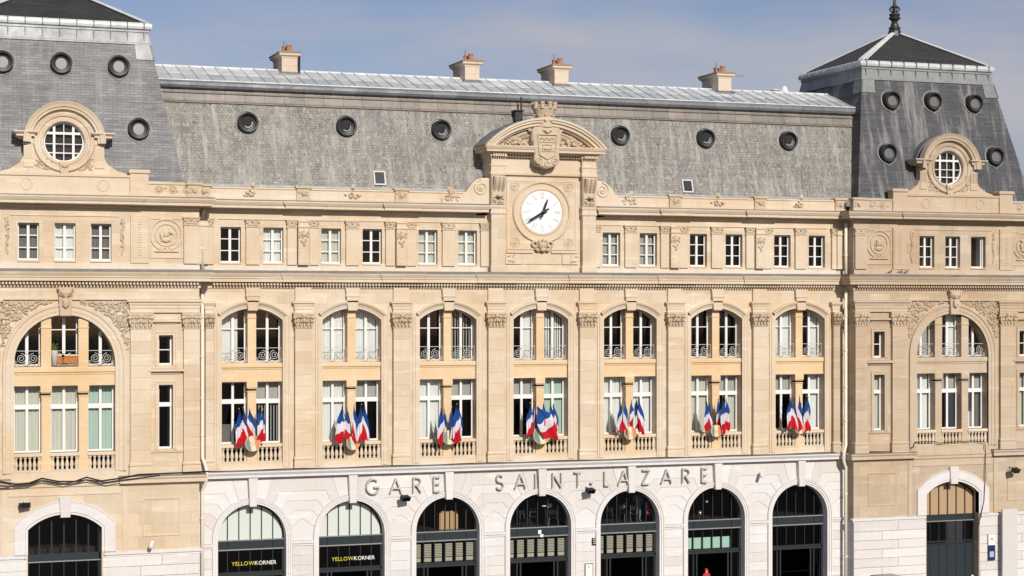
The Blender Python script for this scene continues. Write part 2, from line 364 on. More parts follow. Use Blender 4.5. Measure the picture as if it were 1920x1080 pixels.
# --- central wall, one panel of masonry per bay
SEGA = math.degrees(math.asin(SW/SR))
for xc in BAYS:
    x0, x1 = xc-2.5, xc+2.5
    if xc == BAYS[0]: x0 = -HX-0.3
    if xc == BAYS[-1]: x1 = HX+0.3
    poly = [(x0, 7.8), (xc-SW, 7.8)]+arc(xc, SC, SR, 90+SEGA, 90-SEGA, 14)+[(xc+SW, 7.8), (x1, 7.8), (x1, 17.3), (x0, 17.3)]
    MB().prism(poly, 0, 1.0).obj('wall', 'stone', ST)
    # moulded architrave
    path = [(xc-SW, 7.95)]+arc(xc, SC, SR, 90+SEGA, 90-SEGA, 14)+[(xc+SW, 7.95)]
    MB().sweep(path, [(0.0, 0.05), (0.0, -0.035), (0.10, -0.035), (0.11, -0.06), (0.24, -0.06), (0.25, -0.02), (0.29, -0.02), (0.30, -0.05), (0.36, -0.05), (0.36, 0.02)]).obj('architrave', 'plain', ST)
    # raised hood over the arch only
    pa = arc(xc, SC, SR, 90+SEGA-1, 90-SEGA+1, 14)
    MB().sweep(pa, [(0.17, 0.02), (0.17, -0.09), (0.22, -0.10), (0.23, -0.15), (0.31, -0.20), (0.38, -0.20), (0.38, 0.02)]).obj('hood_mould', 'plain', ST)
    k = MB().cprism([(xc-0.24, 15.60), (xc+0.24, 15.60), (xc+0.37, 16.72), (xc-0.37, 16.72)], -0.20, 0.1, 0.02)
    k.ring(xc-0.30, xc+0.30, -0.18, 0.0, [(0, 16.25), (0.05, 16.3), (0.05, 16.36), (0.02, 16.4)])
    k.obj('keystone', 'plain', ST)
    # plinth under the balustrade
    MB().box(xc-SW+0.001, xc+SW-0.001, 0.02, 0.95, 7.8, 8.18).obj('plinth', 'plain', ST)
    # panel between the storeys
    p = MB().box(xc-SW-0.01, xc+SW+0.01, 0.16, 0.9, 12.14, 13.0)
    MB().box(xc-SW, xc+SW, 0.45, 0.7, 8.9, 9.12).obj('sill', 'panel', ST)
    p.ring(xc-SW, xc+SW, 0.16, 0.5, [(0, 12.72), (0.03, 12.76), (0.03, 12.80), (0.09, 12.84), (0.09, 12.98), (0.05, 13.04), (0.0, 13.04)])
    p.box(xc-SW, xc+SW, 0.3, 0.85, 12.9, 13.05); p.box(xc-SW, xc+SW, 0.14, 0.3, 12.14, 12.27)
    p.obj('spandrel_panel', 'panel', ST)
    # pillar between the paired windows
    for z0, z1, nm in ((8.18, 12.14, 'l'), (13.04, 15.70, 'u')):
        b = MB().box(xc-0.21, xc+0.21, 0.10, 0.85, z0, z1)
        if nm == 'l':
            b.ring(xc-0.21, xc+0.21, 0.10, 0.5, [(0.0, 11.62), (0.03, 11.66), (0.0, 11.70), (0.0, 11.78), (0.05, 11.86), (0.05, 12.135)])
            b.ring(xc-0.21, xc+0.21, 0.10, 0.5, [(0.03, 8.185), (0.03, 8.62), (0.0, 8.66)])
        else: b.ring(xc-0.21, xc+0.21, 0.10, 0.5, [(0.0, 15.22), (0.04, 15.26), (0.0, 15.30)])
        b.obj('pillar', 'panel', ST)

# --- pilasters: blocks, base, capital
def make_capital(m):
    b = MB(); w, h, d = 0.43, 0.78, 0.22
    b.ring(-w, w, -d, 0.1, [(0.0, 0.0), (0.03, 0.02), (0.03, 0.06), (0.0, 0.08), (0.0, 0.40), (0.07, 0.66), (0.10, 0.68), (0.10, 0.78)])
    for r_, z, n, hh in ((0.0, 0.20, 5, 0.17), (0.03, 0.40, 4, 0.17)):
        for k in range(n):
            x = (k-(n-1)/2)*2*w/(n-0.3); b.lump((x, -d-0.04-r_, z), (0.068, 0.075, hh)); b.lump((x, -d-0.13-r_, z+hh*0.8), (0.055, 0.06, 0.05))
    for s in (-1, 1):
        b.lump((s*(w+0.03), -d-0.08, 0.55), (0.12, 0.09, 0.11)); b.lump((s*(w+0.02), -d-0.10, 0.34), (0.06, 0.06, 0.14))
        b.lump((s*0.2, -d-0.07, 0.57), (0.08, 0.06, 0.07)); b.lump((s*(w+0.02), -d+0.1, 0.45), (0.08, 0.1, 0.2))
    b.lump((0, -d-0.13, 0.62), (0.13, 0.07, 0.12)); b.lump((0, -d-0.10, 0.42), (0.09, 0.07, 0.12))
    return b.mesh('capital', m, False)
CAP = {k: make_capital(k) for k in ('carve',)}
BLK = {}
def block(w, d, h, m):
    key = (round(w, 3), round(d, 3), round(h, 3), m)
    if key not in BLK: BLK[key] = MB().cbox(-w/2, w/2, -d, 0.05, 0.002, h-0.002, 0.005).mesh('stone_block', m)
    return BLK[key]
def pilaster(xc, hw, yw, z0, z1, n, m, parent=ST, d=0.26, cap=True, base=0.62):
    if base:
        b = MB().ring(xc-hw, xc+hw, yw-d, yw+0.1, [(0.05, z0), (0.05, z0+base*0.55), (0.02, z0+base*0.6), (0.02, z0+base*0.68), (0.05, z0+base*0.74), (0.05, z0+base*0.86), (0.0, z0+base)])
        b.obj('pilaster_base', 'plain' if m == 'block' else 'rplain', parent)
    h = (z1-z0-base)/n
    for k in range(n):
        o = link('pilaster_block', block(2*hw, d, h, m), parent, (xc, yw, z0+base+k*h))
    if cap:
        c = link('capital', CAP['carve'], parent, (xc, yw, z1)); c.scale = (hw/0.43, d/0.22, 1)
for xp in PIERS[1:-1]:
    pilaster(xp, 0.43, 0.0, 7.85, 14.73, 11, 'block')
    MB().ring(xp-0.42, xp+0.42, -0.16, 0.1, [(0, 15.51), (0, 15.66), (0.03, 15.68), (0.03, 15.80), (0.06, 15.86), (0.06, 15.92), (0.14, 15.97), (0.14, 16.04), (0.0, 16.08)]).obj('impost', 'plain', ST)
    MB().box(xp-0.40, xp+0.40, -0.14, 0.1, 16.07, 16.74).obj('frieze_block', 'plain', ST)
for s in (-1, 1):
    xp = s*17.12; pilaster(xp, 0.20, 0.0, 7.85, 14.73, 11, 'block' if s < 0 else 'rblock')
    MB().ring(xp-0.2, xp+0.2, -0.16, 0.1, [(0, 15.51), (0, 15.66), (0.03, 15.68), (0.03, 15.80), (0.06, 15.86), (0.14, 15.97), (0.14, 16.04), (0.0, 16.08)]).obj('impost', 'plain', ST)

# --- cornices
CORN = [(0, 16.66), (0.06, 16.70), (0.06, 16.80), (0.12, 16.84), (0.12, 16.985), (0.46, 17.0), (0.46, 17.14), (0.50, 17.17), (0.50, 17.22), (0.58, 17.36), (0.60, 17.42), (0.55, 17.43)]
def cornice(x0, x1, yw, yb, prof, m, name='cornice'):
    return MB().ring(x0, x1, yw, yb, prof).obj(name, m, ST)
def dentils(x0, x1, y, z0, z1, m='plain', step=0.155):
    b = MB(); n = int((x1-x0)/step)
    for k in range(n):
        x = x0+(k+0.5)*(x1-x0)/n; b.box(x-0.047, x+0.047, y-0.21, y+0.02, z0-0.02, z1)
    o = b.obj('dentil_row', m, ST); o['kind'] = 'stuff'
    b = MB()
    for k in range(n):
        x = x0+(k+0.5)*(x1-x0)/n; b.lump((x, y+0.045, z0-0.09), (0.055, 0.05, 0.06))
    o = b.obj('bead_row', m, ST); o['kind'] = 'stuff'
cornice(-HX+0.01, HX-0.01, 0.0, 0.5, CORN, 'plain'); dentils(-17.0, 17.0, -0.12, 16.86, 16.97)
for xp in PIERS[1:-1]:
    cornice(xp-0.62, xp+0.62, -0.055, 0.3, [(o, z+0.003) for o, z in CORN[5:]], 'plain', 'cornice_break')
MB().box(-HX+0.02, HX-0.02, -0.58, 0.2, 17.432, 17.56).obj('gutter', 'gutter', ST)
UCORN = [(0, 20.42), (0.05, 20.46), (0.05, 20.54), (0.56, 20.58), (0.56, 20.70), (0.60, 20.72), (0.68, 20.86), (0.68, 20.92)]
for x0, x1 in ((-HX+0.01, -3.56), (3.56, HX-0.01)):
    cornice(x0, x1, 0.03, 0.9, UCORN, 'plain', 'upper_cornice')
    MB().box(x0-(0.5 if x0 > 0 else 0), x1+(0.5 if x0 < 0 else 0), -0.63, 0.4, 20.922, 20.985).obj('upper_gutter', 'gutter', ST)
for xp in [p for p in PIERS[1:-1] if abs(p) > 3]:
    cornice(xp-0.42, xp+0.42, -0.07, 0.3, [(o, z+0.003) for o, z in UCORN], 'plain', 'upper_cornice_break')

# --- attic wall with its windows
AW = []     # attic window centres
for xc in BAYS:
    if xc != 0: AW += [xc-1.05, xc+1.05]
xs = [-HX-0.3]
for x in AW: xs += [x-0.5, x+0.5]
xs.append(HX+0.3)
for k in range(0, len(xs), 2):
    MB().box(xs[k], xs[k+1], 0.03, 0.55, 17.5, 20.45).obj('attic_pier', 'stone', ST)
for x in AW:
    MB().box(x-0.5, x+0.5, 0.031, 0.55, 19.67, 20.45).obj('lintel', 'stone', ST)
    MB().box(x-0.5, x+0.5, 0.031, 0.55, 17.5, 17.93).obj('window_apron', 'stone', ST)
    MB().box(x-0.52, x+0.52, -0.04, 0.4, 17.86, 17.935).obj('sill', 'plain', ST)
MB().box(-HX+0.01, HX-0.01, -0.03, 0.2, 17.5, 17.84).obj('attic_base', 'pale', ST)
def attic_pilaster(x, hw, yw, m='plain', z0=17.84, z1=20.06, d=0.15):
    MB().cbox(x-hw, x+hw, yw-d, yw+0.1, z0, z1-0.42, 0.012).obj('attic_pilaster', m, ST)
    b = MB().ring(x-hw, x+hw, yw-d, yw+0.1, [(0.0, z1-0.42), (0.025, z1-0.40), (0.025, z1-0.36), (0.0, z1-0.34), (0.02, z1-0.08), (0.06, z1-0.05), (0.06, z1)])
    for s in (-1, 1): b.lump((x+s*hw*0.85, yw-d-0.03, z1-0.15), (0.08, 0.05, 0.08)); b.lump((x+s*hw*0.5, yw-d-0.02, z1-0.28), (0.06, 0.04, 0.07))
    b.lump((x, yw-d-0.05, z1-0.12), (0.07, 0.05, 0.07)); b.lump((x, yw-d-0.02, z1-0.28), (0.08, 0.03, 0.05))
    b.obj('attic_capital', 'carve', ST)
def console_mesh(m):
    b = MB().cbox(-0.27, 0.27, -0.26, 0.05, 0.0, 2.16, 0.012)
    b.ring(-0.24, 0.24, -0.26, 0.0, [(0.0, 1.80), (0.05, 1.84), (0.05, 1.90), (0.01, 1.94), (0.01, 2.08), (0.06, 2.11), (0.06, 2.18)])
    b.box(-0.2, 0.2, -0.275, -0.2, 0.10, 0.16); b.box(-0.2, -0.17, -0.275, -0.2, 0.2, 0.85); b.box(0.17, 0.2, -0.275, -0.2, 0.2, 0.85)
    return b.mesh('attic_strip', m)
def drop_mesh(m):
    b = MB(); rnd = random.Random(3)
    for k in range(34):
        z = 0.95+rnd.random()*0.75; wd = 0.10+0.28*min(1, (z-0.9)/0.5); b.lump(((rnd.random()-0.5)*wd*1.2, -0.28, z), (0.045+rnd.random()*0.03, 0.05, 0.05), rnd.random()*3)
    b.lump((0, -0.30, 1.5), (0.13, 0.08, 0.14)); b.lump((0, -0.29, 0.98), (0.05, 0.05, 0.09))
    return b.mesh('carved_drop', m)
DROP = drop_mesh('carve')
CONS = console_mesh('plain')
for xc in BAYS:
    if xc != 0: attic_pilaster(xc, 0.33, 0.03)
for xp in PIERS[1:-1]:
    for s in (-1, 1):
        if abs(xp+s*0.55) > 2.9: attic_pilaster(xp+s*0.55, 0.24, 0.03)
    if abs(xp) > 3: link('attic_strip', CONS, ST, (xp, 0.0, 17.845)); link('carved_drop', DROP, ST, (xp, 0.0, 17.845))
for s in (-1, 1): attic_pilaster(s*17.15, 0.24, 0.03); link('attic_strip', CONS, ST, (s*17.45, 0.04, 17.845))
# thin line under the frieze
for k in range(0, len(xs)-1):
    if k % 2 == 1 and xs[k+1]-xs[k] < 1.2: MB().box(xs[k]-0.12, xs[k+1]+0.12, -0.02, 0.1, 20.04, 20.085).obj('fillet', 'plain', ST)

# --- parapet
for x0, x1 in ((-HX+0.01, -2.9), (2.9, HX-0.01)): MB().ring(x0, x1, -0.10, 0.35, [(0.06, 20.99), (0.06, 21.10), (0.0, 21.13), (0.0, 21.50), (0.05, 21.53), (0.05, 21.60), (0.0, 21.62)]).obj('parapet', 'plain', ST)
def mask_block(x, yw, z0=21.0, m='carve'):
    b = MB().ring(x-0.33, x+0.33, yw-0.12, yw+0.3, [(0.03, z0), (0.03, z0+0.1), (0, z0+0.12), (0, z0+0.56), (0.07, z0+0.60), (0.07, z0+0.68), (0.02, z0+0.72)])
    rnd = random.Random(int(x*10))
    b.lump((x, yw-0.16, z0+0.36), (0.12, 0.09, 0.15))
    for k in range(9): b.lump((x+(rnd.random()-0.5)*0.5, yw-0.13, z0+0.2+rnd.random()*0.34), (0.06, 0.05, 0.06))
    b.obj('parapet_block', m, ST)
def antefix(x, yw, m='carve'):
    b = MB(); rnd = random.Random(int(x*7))
    b.lump((x, yw-0.08, 21.72), (0.13, 0.07, 0.17)); b.lump((x, yw-0.13, 21.68), (0.07, 0.05, 0.07))
    for k in range(16):
        a = rnd.random()*math.pi; r = rnd.random()*0.42; b.lump((x+math.cos(a)*r, yw-0.07, 21.2+math.sin(a)*r*0.7), (0.07, 0.05, 0.05), rnd.random()*3)
    b.obj('antefix', m, ST)
for xp in PIERS[1:-1]:
    if abs(xp) > 3: mask_block(xp, -0.10)
for s in (-1, 1): mask_block(s*17.4, -0.10)
for xc in BAYS:
    if xc != 0: antefix(xc, -0.10)

# ------------------------------------------------------------------ windows
PANE = {}
def frame_window(x0, x1, z0, z1, y, rows=None, mull=0.12, transom=None, top=None, parent=ST, content='d', rail=None, m='paint', jamb=0.075, is_open=False):
    """white timber window; top(x)=height of the head at x; each leaf's glass is its own pane"""
    b = MB(); xm = (x0+x1)/2; tf = top or (lambda x: z1)
    d0, d1 = y-0.05, y+0.05
    for xa, xb in ((x0, x0+jamb), (x1-jamb, x1)):
        b.prism([(xa, z0), (xb, z0), (xb, tf(xb)), (xa, tf(xa))], d0, d1)
    ztm = min(tf(xm-mull/2), tf(xm+mull/2))
    if mull: b.box(xm-mull/2, xm+mull/2, d0-0.04, d1, z0, ztm)
    b.box(x0, x1, d0-0.01, d1+0.004, z0, z0+0.09)
    n = 10; pts = [(x0+(x1-x0)*k/n) for k in range(n+1)]
    b.prism([(x, tf(x)-0.07) for x in pts]+[(x, tf(x)) for x in reversed(pts)], d0+0.003, d1-0.003)
    if transom:
        ta, tb = transom; b.box(x0, x1, d0-0.03, d1+0.002, ta, ta+0.10); b.box(x0, x1, d0-0.015, d1, ta+0.10, tb)
    for z in (rows or []):
        if z < tf(xm)-0.1: b.box(x0+0.01, x1-0.01, d0+0.02, d1-0.02, z-0.022, z+0.022)
    wo_ = b.obj('window', m, parent)
    # panes: one per leaf and per light
    if is_open:
        MB().box(x1-0.13, x1-0.08, y, y+0.42, z0+0.05, z1-0.05).obj('open_leaf', m, wo_); return wo_
    halves = [(x0+jamb, xm-mull/2), (xm+mull/2, x1-jamb)] if mull else [(x0+jamb, x1-jamb)]
    for xa, xb in halves:
        lim = [(z0+0.09, transom[0]), (transom[1], None)] if transom else [(z0+0.09, None)]
        for za, zb in lim:
            q = [xa+(xb-xa)*k/5 for k in range(6)]
            if zb is None: poly = [(xa, za), (xb, za)]+[(x, max(tf(x)-0.06, za+0.02)) for x in reversed(q)]
            else: poly = [(xa, za), (xb, za), (xb, zb), (xa, zb)]
            pn = MB().add([(x, y, z) for x, z in poly], [tuple(range(len(poly)))]).obj('pane', 'glass', wo_)
    # what hangs behind the glass
    def curtain(xa, xb, za, zb, m_, dy=0.16, fold=0.025):
        c = MB(); n_ = max(4, int((xb-xa)/0.06)); vs = []; 
        for k in range(n_+1):
            x = xa+(xb-xa)*k/n_; yy = y+dy+fold*math.sin(k*1.9+xa*3)
            zt = min(zb, tf(x)-0.05) if zb > z1-1.0 else zb
            vs += [(x, yy, za), (x, yy, zt)]
        c.add(vs, [(2*k, 2*k+2, 2*k+3, 2*k+1) for k in range(n_)]); c.obj('curtain', m_, wo_)
    W = x1-x0; zt = z1 if not top else max(tf(x0), tf(xm), tf(x1))
    for code in content.split(','):
        if code == 'd': continue
        c0 = code[0]; mm = {'w': 'cur_w', 'g': 'cur_g', 'b': 'cur_b', 'e': 'cur_e', 'k': 'cur_d'}.get(c0)
        if c0 == 'v' or c0 == 'V':
            mm = 'cur_g' if c0 == 'v' else 'cur_w'
            s = MB(); k = 0; x = x0+0.1
            while x < x1-0.08:
                s.box(x, x+(0.05 if c0 == 'v' else 0.075), y+0.15, y+0.17, z0+0.1, min(tf(x), tf(x+0.07))-0.08); x += 0.15 if c0 == 'v' else 0.125
            s.obj('vertical_blind', mm, wo_); continue
        a, b_, za, zb = x0+0.05, x1-0.05, z0+0.06, zt
        o = code[1:]
        if 'l' in o: b_ = x0+W*0.45
        if 'L' in o: b_ = x0+W*0.72
        if 'r' in o: a = x0+W*0.58
        if 'R' in o: a = x0+W*0.3
        if 't' in o: za = (transom[1] if transom else z0+(zt-z0)*0.7)
        if 'b' in o: zb = (transom[0]+0.05 if transom else z0+(zt-z0)*0.7)
        if 's' in o: zb = z0+0.95
        if 'h' in o: za = z0+(zt-z0)*0.35
        curtain(a, b_, za, zb, mm, 0.16 if 't' not in o else 0.13, 0.03 if 't' not in o else 0.006)
    if rail: link('railing', rail, wo_, ((x0+x1)/2, y-0.36, z0+0.02)).scale = ((x1-x0)/1.28, 1, 1)
    return wo_
def spiral(cx, cz, r, turns, start, sgn, n=30):
    return [(cx+r*(1-0.86*k/n)*math.cos(start+sgn*turns*2*math.pi*k/n), 0, cz+r*(1-0.86*k/n)*math.sin(start+sgn*turns*2*math.pi*k/n)) for k in range(n+1)]
def railing_mesh():
    b = MB()
    b.tube([(-0.64, 0, 0.70), (0.64, 0, 0.70)], 0.017, 5); b.tube([(-0.64, 0, 0.03), (0.64, 0, 0.03)], 0.014, 5)
    b.tube([(-0.63, 0, 0.0), (-0.63, 0, 0.72)], 0.014, 5); b.tube([(0.63, 0, 0.0), (0.63, 0, 0.72)], 0.014, 5)
    b.tube([(-0.64, 0, 0.12), (-0.3, 0, 0.06), (0, 0, 0.14), (0.3, 0, 0.06), (0.64, 0, 0.12)], 0.014, 5)
    for s in (-1, 1):
        b.tube(spiral(s*0.29, 0.35, 0.24, 2.1, math.pi*0.5, s), 0.016, 5)
        b.tube(spiral(s*0.56, 0.17, 0.075, 1.2, 0, -s, 12), 0.013, 5); b.tube(spiral(s*0.07, 0.17, 0.06, 1.2, 0, s, 12), 0.013, 5)
    return b.mesh('railing', 'railpaint')
RAIL = railing_mesh()
BAL = MB().lathe([(0.082, 0.0), (0.082, 0.06), (0.05, 0.10), (0.088, 0.19), (0.096, 0.27), (0.072, 0.40), (0.045, 0.52), (0.050, 0.58), (0.082, 0.63), (0.082, 0.70)], (0, 0, 0), 7).mesh('baluster', 'plain', True)
def balustrade(x0, x1, y, z0, z1, parent=ST, n=6):
    b = MB().ring(x0, x1, y-0.07, y+0.16, [(0.0, z1-0.17), (0.03, z1-0.15), (0.03, z1-0.04), (0.0, z1)])
    b.ring(x0, x1, y-0.07, y+0.16, [(0.0, z0), (0.02, z0+0.01), (0.02, z0+0.06), (0.0, z0+0.08)])
    r = b.obj('balustrade', 'plain', parent); hh = z1-0.17-z0-0.08
    for k in range(n):
        o = link('baluster', BAL, r, (x0+(k+0.5)*(x1-x0)/n, y+0.035, z0+0.08)); o.scale = (1, 1, hh/0.70)
    for xx in (x0+0.03, x1-0.03):
        o = link('baluster', BAL, r, (xx, y+0.07, z0+0.08)); o.scale = (0.7, 0.7, hh/0.70)
    return r
LOWC = [('ks', 'v,gt'), ('w', 'gt'), ('w', 'gt'), ('gt', 'e'), ('w', 'w'), ('b', 'gt,br'), ('gt', 'wr')]
UPC = [('wL', 'd'), ('w', 'w'), ('d', 'v'), ('wr', 'V'), ('d', 'd'), ('d', 'd'), ('wR', 'wr')]
ATC = ['d', 'w', 'b', 'd', 'b', 'b', 'g', 'g', 'd', 'd', 'd', 'd']
for i, xc in enumerate(BAYS):
    for s, k in ((-1, 0), (1, 1)):
        x0, x1 = sorted((xc+s*0.21, xc+s*SW))
        balustrade(x0, x1, 0.14, 8.18, 9.10)
        frame_window(x0, x1, 9.10, 12.14, 0.64, transom=(11.06, 11.28), content=LOWC[i][k])
        frame_window(x0, x1, 13.06, 15.6, 0.66, rows=[14.72], top=lambda x, xc=xc: seg_top(x-xc)+0.02, content=UPC[i][k], rail=RAIL, mull=0.13)
for k, x in enumerate(AW):
    frame_window(x-0.5, x+0.5, 17.93, 19.67, 0.36, rows=[18.53, 19.10], content=ATC[k], jamb=0.06, mull=0.12)

# ------------------------------------------------------------------ arcade of white stone
AR, AC = 1.68, 4.5; AO = 1.97
JO = [(20, 17), (33, 25), (47, 37), (61, 48), (77, 52)]
HZ = [None, 6.72, 6.25, 5.78, 5.32]
TOPZ = 7.40
def cpt(k, sgn, xc):
    a = R(JO[k][0]); return (xc+sgn*AO*math.sin(a), AC+AO*math.cos(a))
def elbow(k, sgn, xc, z):
    a, d = R(JO[k][0]), R(JO[k][1]); cx_, cz_ = xc+sgn*AO*math.sin(a), AC+AO*math.cos(a)
    return (cx_+sgn*math.tan(d)*(z-cz_), z)
for xc in BAYS:
    x0, x1 = xc-2.5, xc+2.5
    if xc == BAYS[0]: x0 = -HX-0.3
    if xc == BAYS[-1]: x1 = HX+0.3
    poly = [(x0, 0.1), (xc-AR, 0.1)]+arc(xc, AC, AR, 180, 0, 24)+[(xc+AR, 0.1), (x1, 0.1), (x1, 7.79), (x0, 7.79)]
    MB().prism(poly, 0.035, 0.9).obj('arcade_wall', 'wplain', ST)
    path = [(xc-AR, 0.13)]+arc(xc, AC, AR, 180, 0, 24)+[(xc+AR, 0.13)]
    MB().sweep(path, [(-0.001, 0.3), (0.0, -0.01), (0.09, -0.01), (0.10, -0.05), (0.20, -0.05), (0.21, -0.09), (0.275, -0.09), (0.285, 0.04)]).obj('archivolt', 'wplain', ST)
    MB().cprism([(xc-0.17, 6.08), (xc+0.17, 6.08), (xc+0.225, 7.46), (xc-0.225, 7.46)], -0.27, 0.2, 0.015).obj('keystone', 'white', ST)
    # two voussoirs each side that run up to the cornice
    for s in (-1, 1):
        key = [(xc+s*0.185, 6.46), (xc+s*0.235, TOPZ)]; j1 = [cpt(0, s, xc), elbow(0, s, xc, TOPZ)]; j2 = [cpt(1, s, xc), elbow(1, s, xc, HZ[1])]
        am = [(xc+s*AO*math.sin(R(a)), AC+AO*math.cos(R(a))) for a in (14,)]
        p = [key[0]]+am+[j1[0], j1[1], key[1]]
        p = p if s > 0 else p[::-1]; MB().cprism(inset(p, 0.008), 0.0, 0.06, 0.018).obj('stone_block', 'white', ST)
for n_, xp in enumerate(PIERS):
    lft = xp-2.5 if n_ > 0 else None; rgt = xp+2.5 if n_ < 7 else None
    xl, xr = (-HX+0.02, HX-0.02)
    for k in range(0, 5):
        # stone between joint k (upper) and k+1 (lower)
        up_l = []; 
        def side(sgn, xc):
            """outline from the upper bed to the lower bed along one arch"""
            if k == 0: u = [elbow(0, sgn, xc, TOPZ), cpt(0, sgn, xc)]
            else: u = [elbow(k, sgn, xc, HZ[k]), cpt(k, sgn, xc)]
            a0 = JO[k][0]; a1 = JO[k+1][0] if k < 4 else 90
            mid = [(xc+sgn*AO*math.sin(R(a)), AC+AO*math.cos(R(a))) for a in ((a0*2+a1)/3, (a0+2*a1)/3)]
            l = [cpt(k+1, sgn, xc), elbow(k+1, sgn, xc, HZ[k+1])] if k < 4 else [(xc+sgn*AO, AC), (xc+sgn*AO, 4.30)]
            return u+mid+l
        if lft is not None and rgt is not None: poly = side(1, lft)+side(-1, rgt)[::-1]
        elif lft is None: poly = [(xl, TOPZ if k == 0 else HZ[k]), (xl, HZ[k+1] if k < 4 else 4.30)]+side(-1, rgt)[::-1]
        else: poly = side(1, lft)+[(xr, HZ[k+1] if k < 4 else 4.30), (xr, TOPZ if k == 0 else HZ[k])]
        MB().cprism(inset(poly, 0.008), 0.0, 0.06, 0.018).obj('stone_block', 'white', ST)
    a = lft+AO+0.02 if lft is not None else xl; b = rgt-AO-0.02 if rgt is not None else xr
    MB().ring(a, b, 0.0, 0.1, [(0.0, 4.05), (0.04, 4.07), (0.04, 4.14), (0.10, 4.18), (0.10, 4.28), (0.0, 4.30)]).obj('impost', 'wplain', ST)
    for q in range(8):
        if q < 2: continue
        z = 0.13+q*0.49
        MB().cprism([(a, z+0.008), (b, z+0.008), (b, z+0.482), (a, z+0.482)], 0.0, 0.06, 0.018).obj('stone_block', 'white', ST)
    MB().cprism([(a-0.0, 0.13), (b, 0.13), (b, 1.10), (a, 1.10)], -0.03, 0.06, 0.02).obj('stone_block', 'white', ST)
MB().ring(-HX+0.02, HX-0.02, 0.0, 0.4, [(0.0, 7.40), (0.02, 7.42), (0.02, 7.47), (0.30, 7.50), (0.30, 7.62), (0.33, 7.64), (0.40, 7.74), (0.40, 7.80), (0.0, 7.88)]).obj('arcade_cornice', 'wplain', ST)
MB().box(-HX+0.03, HX-0.03, -0.395, 0.0, 7.801, 7.85).obj('lead_flashing', 'gutter', ST)

# ------------------------------------------------------------------ shopfronts inside the arches
def lun(x, xc, r=AR): return AC+math.sqrt(max(0.0, r*r-(x-xc)**2))
SHOPY = 0.55
for i, xc in enumerate(BAYS):
    b = MB(); y0, y1 = SHOPY-0.05, SHOPY+0.05
    for s in (-1, 1): b.box(xc+s*AR-0.05*(1+s), xc+s*AR+0.05*(1-s), y0, y1, 0.13, AC)
    ring = arc(xc, AC, AR, 180, 0, 24)
    b.prism(ring+arc(xc, AC, AR-0.09, 0, 180, 24), y0+0.001, y1-0.001) if False else b.sweep(ring, [(0.0, -0.04), (-0.09, -0.04), (-0.09, 0.05)], y=SHOPY)
    for k in range(1, 6):
        x = xc-AR+2*AR*k/6
        b.box(x-0.022, x+0.022, y0-0.02, y1, 4.40, lun(x, xc)-0.02); b.box(x-0.018, x+0.018, y0+0.01, y1, 2.82, 3.90)
    b.box(xc-AR, xc+AR, y0-0.03, y1+0.003, 2.60, 2.70); b.box(xc-AR, xc+AR, y0-0.03, y1+0.004, 2.76, 2.83); b.box(xc-AR, xc+AR, y0, y1, 2.70, 2.76)
    for k in (1, 1.35, 4.65, 5):
        x = xc-AR+2*AR*k/6; b.box(x-0.04, x+0.04, y0, y1, 0.13, 2.60)
    sf = b.obj('shopfront', 'frame', ST)
    # the floor-edge band: three panels
    for xa, xb in ((xc-AR, xc-AR*2/3-0.012), (xc-AR*2/3+0.012, xc+AR*2/3-0.012), (xc+AR*2/3+0.012, xc+AR)):
        MB().box(xa, xb, y0-0.02, y1+0.02, 3.96, 4.36).obj('panel', 'spandrel', sf)
    MB().box(xc-AR, xc+AR, y0-0.06, y1+0.01, 4.36, 4.41).box(xc-AR, xc+AR, y0-0.06, y1+0.01, 3.90, 3.96).obj('rail', 'iron', sf)
    for k in range(6):
        xa = xc-AR+2*AR*k/6+0.025; xb = xc-AR+2*AR*(k+1)/6-0.025
        q = [xa+(xb-xa)*j/6 for j in range(7)]
        poly = [(xa, 4.40), (xb, 4.40)]+[(x, lun(x, xc)-0.03) for x in reversed(q)]
        mm = 'frost' if i in (0, 1) else 'glassd'
        MB().add([(x, SHOPY, z) for x, z in poly], [tuple(range(len(poly)))]).obj('pane', mm, sf)
        MB().add([(xa, SHOPY, 2.83), (xb, SHOPY, 2.83), (xb, SHOPY, 3.90), (xa, SHOPY, 3.90)], [(0, 1, 2, 3)]).obj('pane', 'glassd', sf)
        if i in (2, 3, 4):
            s = MB()
            for j in range(8): z = 3.72-j*0.085; s.box(xa+0.02, xb-0.10, SHOPY+0.12, SHOPY+0.135, z-0.03, z+0.03)
            s.box(xa+0.02, xb-0.10, SHOPY+0.13, SHOPY+0.14, 2.86, 3.05)
            s.obj('slatted_blind', 'slat', sf)
        if i == 5 and k < 5: MB().box(xa+0.02, xb-0.02, SHOPY+0.10, SHOPY+0.12, 2.86, 3.45).obj('panel', 'mint', sf)
    for xa, xb in ((xc-AR+0.1, xc-AR*2/3-0.05), (xc+AR*2/3+0.05, xc+AR-0.1)):
        MB().add([(xa, SHOPY, 0.13), (xb, SHOPY, 0.13), (xb, SHOPY, 2.6), (xa, SHOPY, 2.6)], [(0, 1, 2, 3)]).obj('pane', 'glassd', sf)
# mezzanine, floors and the dark rooms behind the glass
rm = MB(); rm.box(-30, 30, 1.02, 9.0, 3.97, 4.33); rm.box(-30, 30, 1.02, 9, 7.3, 7.7); rm.box(-30, 30, 1.02, 9, 12.3, 12.8); rm.box(-30, 30, 1.02, 9, 17.3, 17.6)
rm.box(-30, 30, 9.0, 9.2, 0.05, 21.4); rm.box(-30, 30, 1.02, 9.0, 20.9, 21.2)
for x in (-20.6, -12.5, -7.5, -2.5, 2.5, 7.5, 12.5, 20.6): rm.box(x-0.1, x+0.1, 1.2, 9.0, 0.05, 20.9)
rm.obj('interior', 'room', ST)

